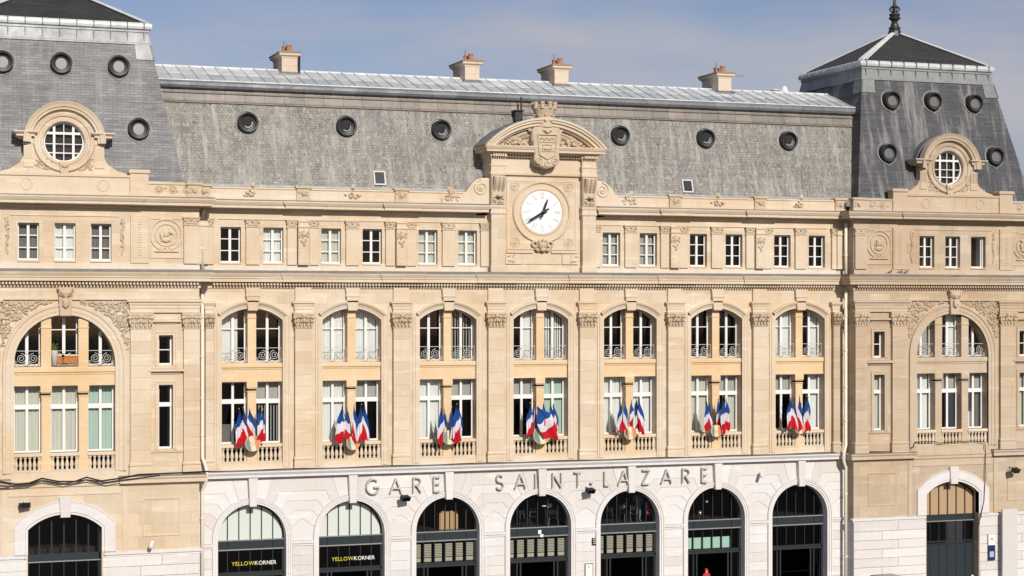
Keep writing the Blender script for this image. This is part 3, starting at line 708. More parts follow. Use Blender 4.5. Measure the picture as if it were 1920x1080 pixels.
# ------------------------------------------------------------------ more mesh helpers
def xprism(b, prof, x0, x1):
    """(y,z) outline extruded along X"""
    n = len(prof)
    return b.add([(x0, y, z) for y, z in prof]+[(x1, y, z) for y, z in prof], [tuple(range(n)), tuple(range(2*n-1, n-1, -1))]+[(k, (k+1) % n, (k+1) % n+n, k+n) for k in range(n)])
def loops(b, ls, cap=True):
    """ls: (x0,x1,y0,y1,z) rectangles joined bottom to top"""
    vs = []; fs = []
    for x0, x1, y0, y1, z in ls: vs += [(x0, y0, z), (x1, y0, z), (x1, y1, z), (x0, y1, z)]
    for k in range(len(ls)-1):
        for j in range(4): fs.append((4*k+j, 4*k+(j+1) % 4, 4*k+4+(j+1) % 4, 4*k+4+j))
    if cap: fs += [(3, 2, 1, 0), tuple(4*(len(ls)-1)+j for j in range(4))]
    return b.add(vs, fs)
def torus(b, cx, cz, y, r, t, n=28, seg=6):
    return b.tube([(cx+r*math.cos(2*math.pi*k/n), y, cz+r*math.sin(2*math.pi*k/n)) for k in range(n)], t, seg, True)
def foliage_relief(b, pts, y, rnd, size=0.085):
    for x, z in pts:
        a = rnd.random()*math.pi; s = size*(0.6+0.8*rnd.random())
        b.lump((x, y, z), (s*1.5, s*0.8, s*0.55), a)
        if rnd.random() < 0.35: b.lump((x+0.04, y-0.05, z+0.03), (s*0.5, s*0.5, s*0.5))

# ------------------------------------------------------------------ clock aedicule
MB().box(-2.12, 2.12, -0.14, 0.5, 17.51, 22.55).obj('clock_wall', 'stone', ST)
for s in (-1, 1):
    x0, x1 = sorted((s*2.121, s*2.86))
    b = MB().box(x0, x1, -0.5, 1.6, 17.51, 22.46)
    b.ring(x0, x1, -0.5, 1.0, [(0.0, 20.46), (0.05, 20.52), (0.05, 20.62), (0.02, 20.66), (0.02, 20.78), (0.06, 20.84), (0.06, 20.92), (0.0, 20.96)])
    b.ring(x0, x1, -0.5, 1.0, [(0.04, 17.515), (0.04, 17.84), (0.0, 17.88)])
    b.obj('clock_pilaster', 'stone', ST)
    xm = (x0+x1)/2; b = MB()
    b.prism([(x0+0.04, 21.0), (x1-0.04, 21.0), (x1-0.02, 22.4), (x0+0.02, 22.4)], -0.56, -0.4)
    for k in range(9):
        z = 22.35-k*0.085; o = 0.26*math.cos(k/8*math.pi/2*1.1); b.box(xm-0.31, xm+0.31, -0.58-o, -0.5, z-0.045, z+0.0449)
    for q in (-0.22, 0, 0.22): b.tube([(xm+q, -0.60-0.27*math.cos(k/8*1.7), 22.36-k*0.085) for k in range(9)], 0.055, 6)
    b.lump((xm, -0.72, 21.42), (0.20, 0.16, 0.11)); rnd = random.Random(5)
    foliage_relief(b, [(xm+(rnd.random()-0.5)*0.45, 21.05+rnd.random()*0.35) for _ in range(14)], -0.6, rnd, 0.07)
    b.obj('scroll_bracket', 'carve', ST)
# entablature over the clock
b = MB().box(-2.10, 2.10, -0.22, 1.4, 22.52, 23.62); b.ring(-2.1, 2.1, -0.22, 0.6, [(0.0, 22.5), (0.06, 22.52), (0.08, 22.62), (0.0, 22.66)])
b.ring(-2.86, 2.86, -0.5, 1.6, [(0.0, 22.46), (0.05, 22.5), (0.05, 22.66), (0.0, 22.70), (0.0, 23.30), (0.06, 23.34), (0.06, 23.5), (0.0, 23.52)]) if False else None
b.obj('clock_frieze', 'plain', ST)
for s in (-1, 1):
    x0, x1 = sorted((s*2.102, s*2.86))
    MB().ring(x0, x1, -0.5, 1.8, [(0.0, 22.465), (0.06, 22.5), (0.06, 22.62), (0.02, 22.66), (0.02, 22.92), (0.05, 22.95), (0.05, 23.02), (0.0, 23.05), (0.0, 23.40), (0.07, 23.44), (0.07, 23.56), (0.0, 23.58)]).obj('entablature_block', 'plain', ST)
dentils(-2.05, 2.05, -0.22, 23.44, 23.56); dentils(-2.85, -2.12, -0.55, 23.44, 23.55, step=0.12); dentils(2.12, 2.85, -0.55, 23.44, 23.55, step=0.12)
MB().ring(-2.86, 2.86, -0.50, 2.4, [(0.0, 23.55), (0.10, 23.58), (0.12, 23.62), (0.36, 23.66), (0.36, 23.76), (0.40, 23.80), (0.46, 23.92), (0.46, 23.97), (0.0, 23.99)]).obj('pediment_cornice', 'plain', ST)
PH, PZ, PR = 3.25, 23.985, 1.42
pr = (PH*PH+PR*PR)/(2*PR); pc = PZ+PR-pr; pa = math.degrees(math.asin(PH/pr))
outer = arc(0, pc, pr, 90+pa, 90-pa, 28)
MB().sweep(outer, [(0.0, 2.0), (0.02, -0.97), (-0.08, -0.97), (-0.12, -0.90), (-0.20, -0.90), (-0.22, -0.80), (-0.36, -0.78), (-0.40, -0.62), (-0.46, -0.60), (-0.47, -0.2)]).obj('pediment_arch', 'plain', ST)
MB().prism([(x, z-0.2) for x, z in reversed(outer)], -0.28, 1.8).obj('tympanum', 'plain', ST)
MB().prism([(x, z-0.1) for x, z in reversed(outer)], 0.2, 2.3).obj('pediment_core', 'plain', ST)
MB().sweep(outer, [(-0.02, -0.70), (0.04, -0.70), (0.04, 2.3), (-0.02, 2.3)]).obj('pediment_roof', 'zincd', ST)
for k in range(2, 26, 3):
    x, z = outer[k]; MB().box(x-0.02, x+0.02, -0.7, 2.25, z+0.02, z+0.075).obj('zinc_seam', 'zinc', ST)
rnd = random.Random(11)
for s in (-1, 1):
    pts = []; b = MB()
    while len(pts) < 95:
        x = 0.65+rnd.random()*2.0; z = 24.02+rnd.random()*0.95
        if z < pc+math.sqrt(pr*pr-x*x)-0.52: pts.append((s*x, z))
    foliage_relief(b, pts, -0.36, rnd, 0.10)
    for k in range(11):      # branch of palm curving outward
        t = k/10; b.lump((s*(0.75+1.25*t), -0.42, 24.72-0.25*t-0.3*t*t), (0.19, 0.13, 0.07), s*(-0.8+1.3*t))
        b.lump((s*(0.75+1.1*t), -0.44, 24.55-0.2*t-0.3*t*t), (0.16, 0.13, 0.06), s*(0.9))
    for k in range(9): b.lump((s*(1.25+rnd.random()*0.4), -0.52, 24.06+rnd.random()*0.3), (0.1, 0.1, 0.09))
    b.obj('palm_relief', 'carve', ST)
# cartouche with coat of arms and mural crown
shield = [(-0.42, 22.98), (0, 22.82), (0.42, 22.98), (0.62, 23.25), (0.60, 23.6), (0.66, 24.2), (0.72, 24.6), (0.60, 24.95), (-0.60, 24.95), (-0.72, 24.6), (-0.66, 24.2), (-0.60, 23.6), (-0.62, 23.25)]
b = MB().cprism([(x*1.12, z) for x, z in shield], -0.92, -0.2, 0.06); b.obj('cartouche', 'carve', ST)
inner = [(-0.40, 23.55), (0, 23.35), (0.40, 23.55), (0.46, 24.1), (0.48, 24.55), (-0.48, 24.55), (-0.46, 24.1)]
b = MB().sweep(inner, [(0, -0.9), (0, -1.0), (-0.05, -1.0), (-0.05, -0.9)], closed=True); b.box(-0.44, 0.44, -0.97, -0.9, 24.18, 24.21)
rnd = random.Random(2)
for k in range(9): b.lump((-0.36+0.09*k, -0.95, 24.36+0.05*math.sin(k*2)), (0.05, 0.05, 0.06))
# ship of the city arms: hull, mast, sail lines
b.lump((0, -0.95, 23.86), (0.33, 0.06, 0.08)); 
for x, h in ((-0.2, 0.2), (0, 0.28), (0.2, 0.22)): b.tube([(x, -0.95, 23.88), (x, -0.95, 23.88+h)], 0.018, 5); b.lump((x, -0.95, 23.98+h*0.3), (0.09, 0.05, 0.07))
for k in range(7): b.tube([(-0.34+0.1*k, -0.95, 23.70), (-0.29+0.1*k, -0.95, 23.75), (-0.24+0.1*k, -0.95, 23.70)], 0.016, 4)
for s in (-1, 1):
    torus(b, s*0.42, 23.22, -0.93, 0.15, 0.05, 14); b.lump((s*0.42, -0.95, 23.22), (0.06, 0.06, 0.06))
    torus(b, s*0.62, 24.72, -0.85, 0.13, 0.06, 14); b.lump((s*0.74, -0.8, 24.45), (0.09, 0.1, 0.3)); b.lump((s*0.84, -0.7, 24.78), (0.14, 0.1, 0.09), s*0.6)
torus(b, 0, 23.08, -0.93, 0.12, 0.05, 14); b.lump((0, -0.95, 24.78), (0.3, 0.14, 0.12)); b.lump((0, -1.02, 24.70), (0.12, 0.08, 0.08))
b.obj('coat_of_arms', 'carve', ST)
b = MB().lathe([(0.46, 24.93), (0.50, 24.97), (0.50, 25.06), (0.45, 25.10), (0.47, 25.5), (0.58, 25.85), (0.60, 25.9), (0.60, 25.98), (0.5, 25.98), (0.48, 25.7)], (0, -0.5, 0), 20)
for k in range(9):
    a = 2*math.pi*k/9; x, y = math.cos(a)*0.57, -0.5+math.sin(a)*0.57
    b.lathe([(0.10, 25.9), (0.11, 26.12), (0.13, 26.14), (0.13, 26.24), (0.08, 26.25)], (x, y, 0), 8)
    for z in (25.3, 25.58): b.lump((math.cos(a+0.3)*0.5, -0.5+math.sin(a+0.3)*0.5, z), (0.07, 0.07, 0.08))
b.obj('mural_crown', 'carve', ST)
# frame round the dial
CZc = 20.66
b = MB().sweep(arc(0, CZc, 1.10, 90, -270, 48)[:-1], [(0.0, -0.10), (0.02, -0.20), (0.08, -0.22), (0.14, -0.17), (0.36, -0.16), (0.38, -0.24), (0.46, -0.26), (0.50, -0.20), (0.52, -0.12)], closed=True)
b.obj('dial_surround', 'plain', ST)
b = MB().sweep([(-1.92, 18.72), (-1.92, 22.30), (1.92, 22.30), (1.92, 18.72)], [(0.0, -0.1), (0.0, -0.19), (-0.08, -0.19), (-0.09, -0.16), (-0.16, -0.16), (-0.17, -0.1)], closed=True)
for s in (-1, 1):
    for z in (19.08, 22.0): torus(b, s*1.46, z, -0.15, 0.25, 0.035, 18); torus(b, s*1.46, z, -0.15, 0.15, 0.035, 14); b.lump((s*1.46, -0.17, z), (0.07, 0.06, 0.07))
b.box(-1.95, -0.5, -0.24, -0.1, 18.55, 18.68); b.box(0.5, 1.95, -0.24, -0.1, 18.55, 18.68)
for s in (-1, 1):
    b.box(min(s*1.1, s*2.0), max(s*1.1, s*2.0), -0.22, -0.1, 17.98, 18.50)
    rnd = random.Random(4); foliage_relief(b, [(s*(1.5+rnd.random()*0.4), 18.05+rnd.random()*0.4) for _ in range(12)], -0.23, rnd, 0.06)
b.box(-1.08, 1.08, -0.19, -0.1, 17.98, 18.46)
b.obj('clock_panel', 'plain', ST)
b = MB(); rnd = random.Random(8)
b.lump((0, -0.30, 18.95), (0.28, 0.16, 0.22)); b.lump((0, -0.34, 18.72), (0.18, 0.12, 0.12))
for s in (-1, 1):
    torus(b, s*0.42, 19.0, -0.26, 0.14, 0.06, 12); b.lump((s*0.3, -0.3, 18.72), (0.16, 0.1, 0.1), s*0.5); b.lump((s*0.2, -0.34, 19.12), (0.1, 0.1, 0.16))
b.lump((0, -0.36, 19.2), (0.07, 0.08, 0.13)); b.obj('clock_mask', 'carve', ST)
# scrolled wings either side
for s in (-1, 1):
    pts = [(2.87, 20.99), (5.4, 20.99), (5.4, 21.28), (4.85, 21.30), (4.4, 21.40), (4.1, 21.62), (3.85, 21.98), (3.55, 22.25), (3.2, 22.34), (2.87, 22.34)]
    p = [(s*x, z) for x, z in pts]; p = p if s > 0 else p[::-1]
    b = MB().cprism(p, -0.22, 0.3, 0.03)
    b.tube([(s*(3.32+x), -0.24, 21.83+z) for x, _, z in [(q[0], 0, q[2]) for q in spiral(0, 0, 0.40, 2.0, math.pi/2, -1, 34)]], 0.045, 6)
    b.lump((s*3.32, -0.25, 21.83), (0.1, 0.07, 0.1)); torus(b, s*4.82, 21.55, -0.22, 0.13, 0.05, 12); b.lump((s*4.82, -0.24, 21.55), (0.08, 0.08, 0.08))
    rnd = random.Random(6); foliage_relief(b, [(s*(4.5+rnd.random()*0.8), 21.1+rnd.random()*0.35) for _ in range(16)], -0.24, rnd, 0.07)
    b.obj('scroll_wing', 'plain', ST)

# ------------------------------------------------------------------ pavilions
def dormer(c, m, mp_):
    yw = PY+0.42; b = MB(); zc = 23.5
    out = [(-2.95, 21.96), (2.95, 21.96), (2.95, 22.06), (2.45, 22.2), (2.0, 22.5), (1.78, 22.95), (1.74, 23.66)]
    body = out+[(1.60, 23.66)]+arc(0, zc, 1.60, 6, 174, 24)+[(-1.60, 23.66)]+[(-x, z) for x, z in reversed(out[2:])]
    hole = arc(0, zc, 0.96, 90, 450, 36)[:-1]
    # front face with round opening: bridge polygon
    poly = [(c+x, z) for x, z in body]
    # split into left and right halves so that the ring closes
    for s in (-1, 1):
        bo = [(x, z) for x, z in body if x > 0.02]
        hb = [(0.96*math.cos(a), zc+0.96*math.sin(a)) for a in [R(-90+180*k/18) for k in range(19)]]
        ha = [(abs(x), z) for x, z in bo]; 
        p = [(0, 21.96)]+ha+[(0, zc+1.60)]+[(x, z) for x, z in reversed(hb)]
        p = [(c+s*x, z) for x, z in p]; p = p if s > 0 else p[::-1]
        MB().prism(p, yw, yw+0.5).obj('dormer_front', m, ST)
    b = MB().sweep([(c+x, z) for x, z in arc(0, zc, 0.93, 90, -270, 40)[:-1]], [(0.0, 0.35), (0.0, -0.02), (0.05, -0.08), (0.14, -0.08), (0.16, -0.03), (0.26, -0.03), (0.28, -0.10), (0.42, -0.14), (0.46, -0.10), (0.48, 0.0)], closed=True, y=yw)
    b.obj('dormer_ring', m, ST)
    b = MB().sweep([(c-1.52, 23.45), (c-1.52, 23.5)]+[(c+x, z) for x, z in arc(0, zc, 1.52, 176, 4, 30)]+[(c+1.52, 23.5), (c+1.52, 23.45)], [(0.0, 0.1), (0.0, -0.22), (0.10, -0.24), (0.12, -0.30), (0.24, -0.34), (0.34, -0.40), (0.36, -0.40), (0.36, 0.1)], y=yw)
    b.obj('dormer_arch', mp_, ST)
    for s in (-1, 1):
        x0, x1 = sorted((c+s*1.56, c+s*1.98))
        MB().ring(x0, x1, yw-0.05, yw+1.6, [(0.0, 23.62), (0.06, 23.66), (0.20, 23.72), (0.20, 23.80), (0.34, 23.90), (0.34, 23.96), (0.0, 23.98)]).obj('dormer_shoulder', mp_, ST)
        b = MB().ring(c+s*1.62-0.22, c+s*1.62+0.22, yw-0.05, yw+0.1, [(0.0, 22.3), (0.0, 23.35), (0.04, 23.38), (0.04, 23.5), (0.0, 23.52), (0.0, 23.62)])
        for k in range(4): b.box(c+s*1.62-0.16+k*0.1, c+s*1.62-0.12+k*0.1, yw-0.09, yw, 22.7, 23.25)
        b.obj('dormer_pilaster', mp_, ST); b = MB()
        rnd = random.Random(int(c)+s); foliage_relief(b, [(c+s*(0.5+rnd.random()*0.8), 22.2+rnd.random()*0.55) for _ in range(34)], yw-0.02, rnd, 0.06)
        b.obj('dormer_carving', 'carve', ST)
    b = MB().prism([(c-0.2, 22.3), (c-0.14, 21.75), (c+0.14, 21.75), (c+0.2, 22.3), (c+0.22, 22.58), (c-0.22, 22.58)], yw-0.22, yw)
    b.lump((c, yw-0.24, 22.4), (0.2, 0.1, 0.14)); b.lump((c, yw-0.22, 22.0), (0.12, 0.1, 0.2)); b.obj('dormer_mask', 'carve', ST)
    bar_ = MB().prism([(c+x, z) for x, z in [(-1.84, 23.98)]+[(q[0], q[1]) for q in arc(0, zc, 1.86, 166, 14, 20)]+[(1.84, 23.98)]][::-1], yw+0.47, yw+2.6); bar_.obj('dormer_roof', 'zincd', ST)
    MB().box(c-1.70, c+1.70, yw+0.46, yw+2.0, 21.96, 24.0).obj('dormer_cheeks', 'zincd' if False else mp_, ST)
    # round window
    y = yw+0.22; f = MB().sweep([(c+x, z) for x, z in arc(0, zc, 0.96, 90, -270, 36)[:-1]], [(0.0, 0.06), (0.0, -0.04), (-0.10, -0.04), (-0.10, 0.06)], closed=True, y=y)
    def ch(o): return math.sqrt(0.93**2-o*o)
    for o, wd in ((-0.44, 0.11), (0.44, 0.11), (0.0, 0.035)): f.box(c+o-wd/2, c+o+wd/2, y-0.05, y+0.02, zc-ch(o), zc+ch(o))
    for o, wd in ((0.42, 0.11), (-0.08, 0.035), (-0.5, 0.05)): f.box(c-ch(o), c+ch(o), y-0.045, y+0.018, zc+o-wd/2, zc+o+wd/2)
    wn = f.obj('round_window', 'paint', ST)
    ci = [(c+x, z) for x, z in arc(0, zc, 0.9, 0, 360, 28)[:-1]]
    MB().add([(x, y+0.03, z) for x, z in ci], [tuple(range(len(ci)))]).obj('pane', 'glass', wn)
    MB().prism(ci, y+0.19, y+0.2).obj('backing', 'room', wn)
def oeil(x, yy, z, pale, m='zincd', r=0.5):
    b = MB().lathe([(r, 0.5), (r+0.0, -0.33), (r-0.03, -0.36), (r-0.09, -0.35), (r-0.11, -0.20), (r-0.24, -0.17)], (x, yy, z), 24, 'y')
    o = b.obj('round_dormer', 'darkiron', ST)
    f = MB()
    sl_ = 0.29
    pts = [(r+0.10)*math.cos(2*math.pi*k/24) for k in range(24)]
    pz = [(r+0.10)*math.sin(2*math.pi*k/24)-(0.12 if k == 18 else 0) for k in range(24)]
    f.tube([(x+a, yy+q*sl_-0.035, z+q) for a, q in zip(pts, pz)], 0.022, 5, True); f.obj('flashing', 'zincm', o)
    MB().lathe([(r-0.235, 0.0), (r-0.24, 0.015)], (x, yy-0.195, z-0.02), 20, 'y').obj('pane', 'cur_g' if pale == 1 else 'cur_d' if pale else 'room', o)
    MB().add(*[(lambda n: ([(x+(r-0.26)*math.cos(R(225+150*k/n)), yy-0.215, z-0.02+(r-0.26)*math.sin(R(225+150*k/n))) for k in range(n+1)]+[(x+(r-0.31)*math.cos(R(225+150*k/n)), yy-0.215, z-0.02+(r-0.31)*math.sin(R(225+150*k/n))) for k in range(n+1)], [(k, k+1, n+2+k, n+1+k) for k in range(n)]))(12)][0]).obj('painted_glint', 'zincm', o) if not pale else None  # pale crescent strip stands in for a glint of light in the dark ring
    return o
def pavilion(c, sd):
    m, mp_, mb = ('stone', 'plain', 'block') if sd < 0 else ('rwall', 'rplain', 'rblock')
    U = 6.25
    # centre with the tall arch and the door
    poly = [(c-2.9, 7.3), (c-2.3, 7.3), (c-2.3, 13.12)]+arc(c, 13.12, 2.3, 180, 0, 28)[1:-1]+[(c+2.3, 13.12), (c+2.3, 7.3), (c+2.9, 7.3), (c+2.9, 17.3), (c-2.9, 17.3)]
    MB().prism(poly, PY, PY+1.6).obj('wall', m, ST)
    dr = (1.68**2+0.68**2)/(2*0.68); dc = 6.14-dr; da = math.degrees(math.asin(1.68/dr))
    darc = arc(c, dc, dr, 90+da, 90-da, 16)
    MB().prism([(c-2.9, 0.1), (c-1.68, 0.1)]+darc+[(c+1.68, 0.1), (c+2.9, 0.1), (c+2.9, 7.299), (c-2.9, 7.299)], PY+0.001, PY+1.6).obj('wall', m, ST)
    for s in (-1, 1):
        def sb(u0, u1, z0, z1, nm='wall'):
            x0, x1 = sorted((c+s*u0, c+s*u1)); MB().box(x0, x1, PY, PY+1.7 if u1 > 6 else PY+1.2, z0, z1).obj(nm, m, ST)
        sb(2.9, 4.33, 4.1, 17.3); sb(5.0, U, 4.1, 17.3)
        sb(4.33, 5.0, 4.1, 9.05, 'window_apron'); sb(4.33, 5.0, 12.1, 13.02, 'window_apron'); sb(4.33, 5.0, 14.45, 17.3, 'lintel')
        x0, x1 = sorted((c+s*2.9, c+s*U)); MB().box(x0, x1, PY+0.035, PY+1.5, 0.1, 4.099).obj('base_wall', 'wplain', ST)
        # rusticated base
        for q in range(2, 8):
            z = 0.13+q*0.49; a, b_ = sorted((c+s*1.72, c+s*U)); 
            xb = a if s < 0 else b_
            cut = (a+b_)/2+(0.5 if q % 2 else -0.5)
            for p0, p1 in ((a, cut), (cut, b_)):
                MB().cprism([(p0+0.006, z+0.008), (p1-0.006, z+0.008), (p1-0.006, z+0.482), (p0+0.006, z+0.482)], PY-0.035, PY+0.06, 0.018).obj('stone_block', 'white', ST)
        a, b_ = sorted((c+s*1.74, c+s*(U+0.01))); MB().box(a, b_, PY-0.06, PY+0.1, 0.13, 1.10).obj('base_course', 'wplain', ST)
        a, b_ = sorted((c+s*1.9, c+s*U)); MB().ring(a, b_, PY, PY+0.2, [(0.0, 4.02), (0.05, 4.05), (0.05, 4.12), (0.12, 4.16), (0.12, 4.25), (0.0, 4.30)]).obj('base_string', 'wplain', ST)
        # sunk panel
        a, b_ = sorted((c+s*3.55, c+s*5.35))
        MB().sweep([(a, 4.95), (a, 6.75), (b_, 6.75), (b_, 4.95)], [(0.0, 0.02), (0.0, -0.035), (-0.05, -0.035), (-0.08, -0.01), (-0.08, 0.02)], closed=True, y=PY).obj('wall_panel', mp_, ST)
        a, b_ = sorted((c+s*2.75, c+s*U)); st = MB().ring(a, b_, PY-0.02, PY+0.4, [(0.0, 7.36), (0.03, 7.40), (0.05, 7.46), (0.26, 7.50), (0.26, 7.66), (0.32, 7.74), (0.32, 7.80), (0.0, 7.84)]).obj('string_course', mp_, ST)
        MB().box(a-0.3, b_+0.3, PY-0.338, PY+0.02, 7.801, 7.85).obj('lead_flashing', 'gutter', ST)
        a, b_ = sorted((c+s*2.62, c+s*2.86)); MB().box(a, b_, PY-0.05, PY+0.05, 4.3, 7.3).obj('lesene', mp_, ST)
        # pilasters
        pilaster(c+s*3.46, 0.48, PY, 7.85, 14.73, 11, mb, d=0.20)
        pilaster(c+s*5.86, 0.38, PY, 7.85, 14.73, 11, mb, d=0.20)
        a, b_ = sorted((c+s*2.97, c+s*6.22)); MB().ring(a, b_, PY-0.14, PY+0.1, [(0, 15.52), (0, 15.70), (0.03, 15.72), (0.03, 15.84), (0.07, 15.92), (0.07, 15.98), (0.16, 16.03), (0.16, 16.12), (0.0, 16.16)]).obj('entablature', mp_, ST)
        # narrow windows
        xa, xb = sorted((c+s*4.33, c+s*5.0)); xm = (xa+xb)/2
        for z0, z1, nm in ((13.02, 14.45, 'u'), (9.05, 12.1, 'l')):
            b = MB().sweep([(xa, z0-0.02), (xa, z1), (xb, z1), (xb, z0-0.02)], [(0.0, 0.03), (0.0, -0.03), (0.10, -0.03), (0.11, -0.06), (0.17, -0.06), (0.18, 0.02)], y=PY); b.obj('window_surround', mp_, ST)
            if nm == 'u': frame_window(xa, xb, z0, z1, PY+0.44, rows=[13.75], mull=0.0, content='d' if s*sd < 0 else 'd', jamb=0.08)
            else: frame_window(xa, xb, z0, z1, PY+0.44, mull=0.0, transom=(11.05, 11.25), content=('d' if sd < 0 else 'b'), jamb=0.08)
        MB().ring(xm-0.5, xm+0.5, PY, PY+0.1, [(0.0, 14.92), (0.03, 14.96), (0.05, 15.02), (0.20, 15.08), (0.20, 15.17), (0.0, 15.2)]).obj('window_hood', mp_, ST)
        MB().ring(xm-0.62, xm+0.62, PY, PY+0.1, [(0.0, 12.58), (0.06, 12.62), (0.08, 12.70), (0.24, 12.74), (0.24, 12.84), (0.0, 12.90)]).obj('window_hood', mp_, ST)
        MB().ring(xm-0.75, xm+0.75, PY, PY+0.1, [(0.0, 8.86), (0.05, 8.90), (0.07, 8.98), (0.0, 9.0)]).obj('sill', mp_, ST)
    # architrave of the arch
    path = [(c-2.3, 8.1), (c-2.3, 13.12)]+arc(c, 13.12, 2.3, 180, 0, 28)[1:-1]+[(c+2.3, 13.12), (c+2.3, 8.1)]
    MB().sweep(path, [(0.0, 0.1), (0.0, -0.03), (0.16, -0.03), (0.17, -0.06), (0.36, -0.06), (0.38, -0.10), (0.44, -0.12), (0.50, -0.12), (0.52, 0.02)], y=PY).obj('archivolt', mp_, ST)
    k = MB().cprism([(c-0.26, 15.36), (c+0.26, 15.36), (c+0.34, 16.7), (c-0.34, 16.7)], PY-0.26, PY+0.1, 0.03)
    k.lump((c, PY-0.30, 16.45), (0.36, 0.2, 0.26)); k.lump((c, PY-0.34, 16.0), (0.2, 0.12, 0.3)); k.box(c-0.38, c+0.38, PY-0.34, PY, 16.6, 16.7)
    k.obj('keystone', 'carve', ST)
    rnd = random.Random(20+sd); b = MB(); pts = []
    while len(pts) < 330:
        x = (rnd.random()*2-1)*2.88; z = 13.5+rnd.random()*2.6
        if math.hypot(x, z-13.12) > 2.95 and z < 16.06 and abs(x) > 0.4: pts.append((c+x, z))
    for s in (-1, 1):
        b = MB(); foliage_relief(b, [p for p in pts if s*(p[0]-c) > 0], PY-0.03, rnd, 0.075); b.obj('spandrel_carving', 'carve', ST)
    MB().box(c-2.95, c+2.95, PY-0.12, PY+0.05, 16.12, 16.2).obj('fillet', mp_, ST)
    # inside the arch
    Yi = PY+0.16
    MB().box(c-2.299, c+2.299, PY+0.03, PY+1.0, 7.3, 8.13).obj('plinth', mp_, ST)
    MB().ring(c-2.55, c+2.55, PY-0.001, PY+0.1, [(0.0, 7.0), (0.03, 7.03), (0.03, 7.1), (0.0, 7.12), (0.0, 7.38), (0.06, 7.44), (0.06, 7.56), (0.10, 7.62), (0.10, 7.70), (0.0, 7.76)]).obj('string_course', mp_, ST)
    p = MB().box(c-2.31, c+2.31, Yi, PY+1.0, 12.12, 12.95)
    p.ring(c-2.3, c+2.3, Yi, Yi+0.3, [(0, 12.62), (0.03, 12.66), (0.03, 12.72), (0.09, 12.76), (0.09, 12.94), (0.05, 13.0), (0.0, 13.0)]); p.box(c-2.3, c+2.3, Yi-0.02, Yi+0.2, 12.12, 12.25)
    p.obj('spandrel_panel', 'panel' if sd < 0 else 'rplain', ST)
    for s in (-1, 1):
        xm = c+s*0.85
        b = MB().box(xm-0.21, xm+0.21, PY+0.10, PY+0.9, 8.13, 12.12); b.ring(xm-0.21, xm+0.21, PY+0.10, PY+0.5, [(0.0, 11.6), (0.03, 11.64), (0.0, 11.68), (0.0, 11.76), (0.05, 11.84), (0.05, 12.115)]); b.ring(xm-0.21, xm+0.21, PY+0.10, PY+0.5, [(0.03, 8.135), (0.03, 8.5), (0.0, 8.54)]); b.obj('pillar', 'panel' if sd < 0 else 'rplain', ST)
        b = MB().box(xm-0.23, xm+0.23, PY+0.10, PY+0.9, 13.0, 15.24); b.ring(xm-0.23, xm+0.23, PY+0.10, PY+0.5, [(0.0, 14.78), (0.04, 14.82), (0.0, 14.86)]); b.obj('pillar', 'panel' if sd < 0 else 'rplain', ST)
    lowc = ['b', 'b', 'e'] if sd < 0 else ['w', 'gt', 'gt,wLs,kr']
    upc = ['d', 'd', 'd'] if sd < 0 else ['g', 'wr', 'd']
    for k, (u0, u1) in enumerate(((-2.3, -1.06), (-0.64, 0.64), (1.06, 2.3))):
        balustrade(c+u0, c+u1, PY+0.14, 8.13, 9.0)
        frame_window(c+u0, c+u1, 9.0, 12.12, PY+0.66, transom=(11.02, 11.24), content=lowc[k])
        frame_window(c+u0, c+u1, 13.02, 15.4, PY+0.68, rows=[14.72], top=lambda x, c=c: 13.12+math.sqrt(max(0.0, 2.32**2-(x-c)**2)), content=upc[k], rail=RAIL, mull=0.14)
    # door
    MB().sweep([(c-1.68, 4.32)]+darc+[(c+1.68, 4.32)], [(0.0, 0.3), (0.0, -0.03), (0.10, -0.03), (0.12, -0.08), (0.54, -0.08), (0.58, -0.10), (0.62, -0.10), (0.62, 0.02)], y=PY).obj('door_surround', 'wplain', ST)
    MB().cprism([(c-0.22, 6.0), (c+0.22, 6.0), (c+0.28, 6.95), (c-0.28, 6.95)], PY-0.2, PY+0.1, 0.015).obj('keystone', 'white', ST)
    yd = PY+0.55; b = MB(); dtop = lambda x: dc+math.sqrt(dr*dr-(x-c)**2)
    for k in range(1, 6):
        x = c-1.68+3.36*k/6; b.box(x-0.03, x+0.03, yd-0.04, yd+0.04, 4.25, dtop(x)); b.box(x-0.02, x+0.02, yd-0.03, yd+0.03, 0.13, 3.9)
    b.sweep(darc, [(0.02, -0.05), (-0.08, -0.05), (-0.08, 0.05)], y=yd)
    for s in (-1, 1): b.box(c+s*1.68-0.06, c+s*1.68+0.06, yd-0.05, yd+0.05, 0.13, 5.6)
    b.box(c-1.68, c+1.68, yd-0.06, yd+0.05, 2.72, 2.80); b.box(c-1.68, c+1.68, yd-0.06, yd+0.05, 2.6, 2.66)
    dd = b.obj('gate', 'frame', ST)
    MB().box(c-1.68, c+1.68, yd-0.05, yd+0.05, 3.92, 4.26).obj('panel', 'spandrel', dd); MB().box(c-1.68, c+1.68, yd-0.085, yd, 3.87, 3.92).obj('rail', 'iron', dd)
    for k in range(6):
        xa = c-1.68+3.36*k/6+0.03; xb = xa+0.5
        MB().add([(xa, yd, 4.26), (xb, yd, 4.26), (xb, yd, dtop(xb)-0.05), (xa, yd, dtop(xa)-0.05)], [(0, 1, 2, 3)]).obj('pane', 'glassd' if sd < 0 else 'tanpane', dd)
        MB().add([(xa, yd, 2.8), (xb, yd, 2.8), (xb, yd, 3.9), (xa, yd, 3.9)], [(0, 1, 2, 3)]).obj('pane', 'glassd', dd)
        MB().box(xa, xb, yd-0.02, yd+0.02, 0.13, 2.6).obj('panel', 'spandrel' if sd > 0 else 'glassd', dd)
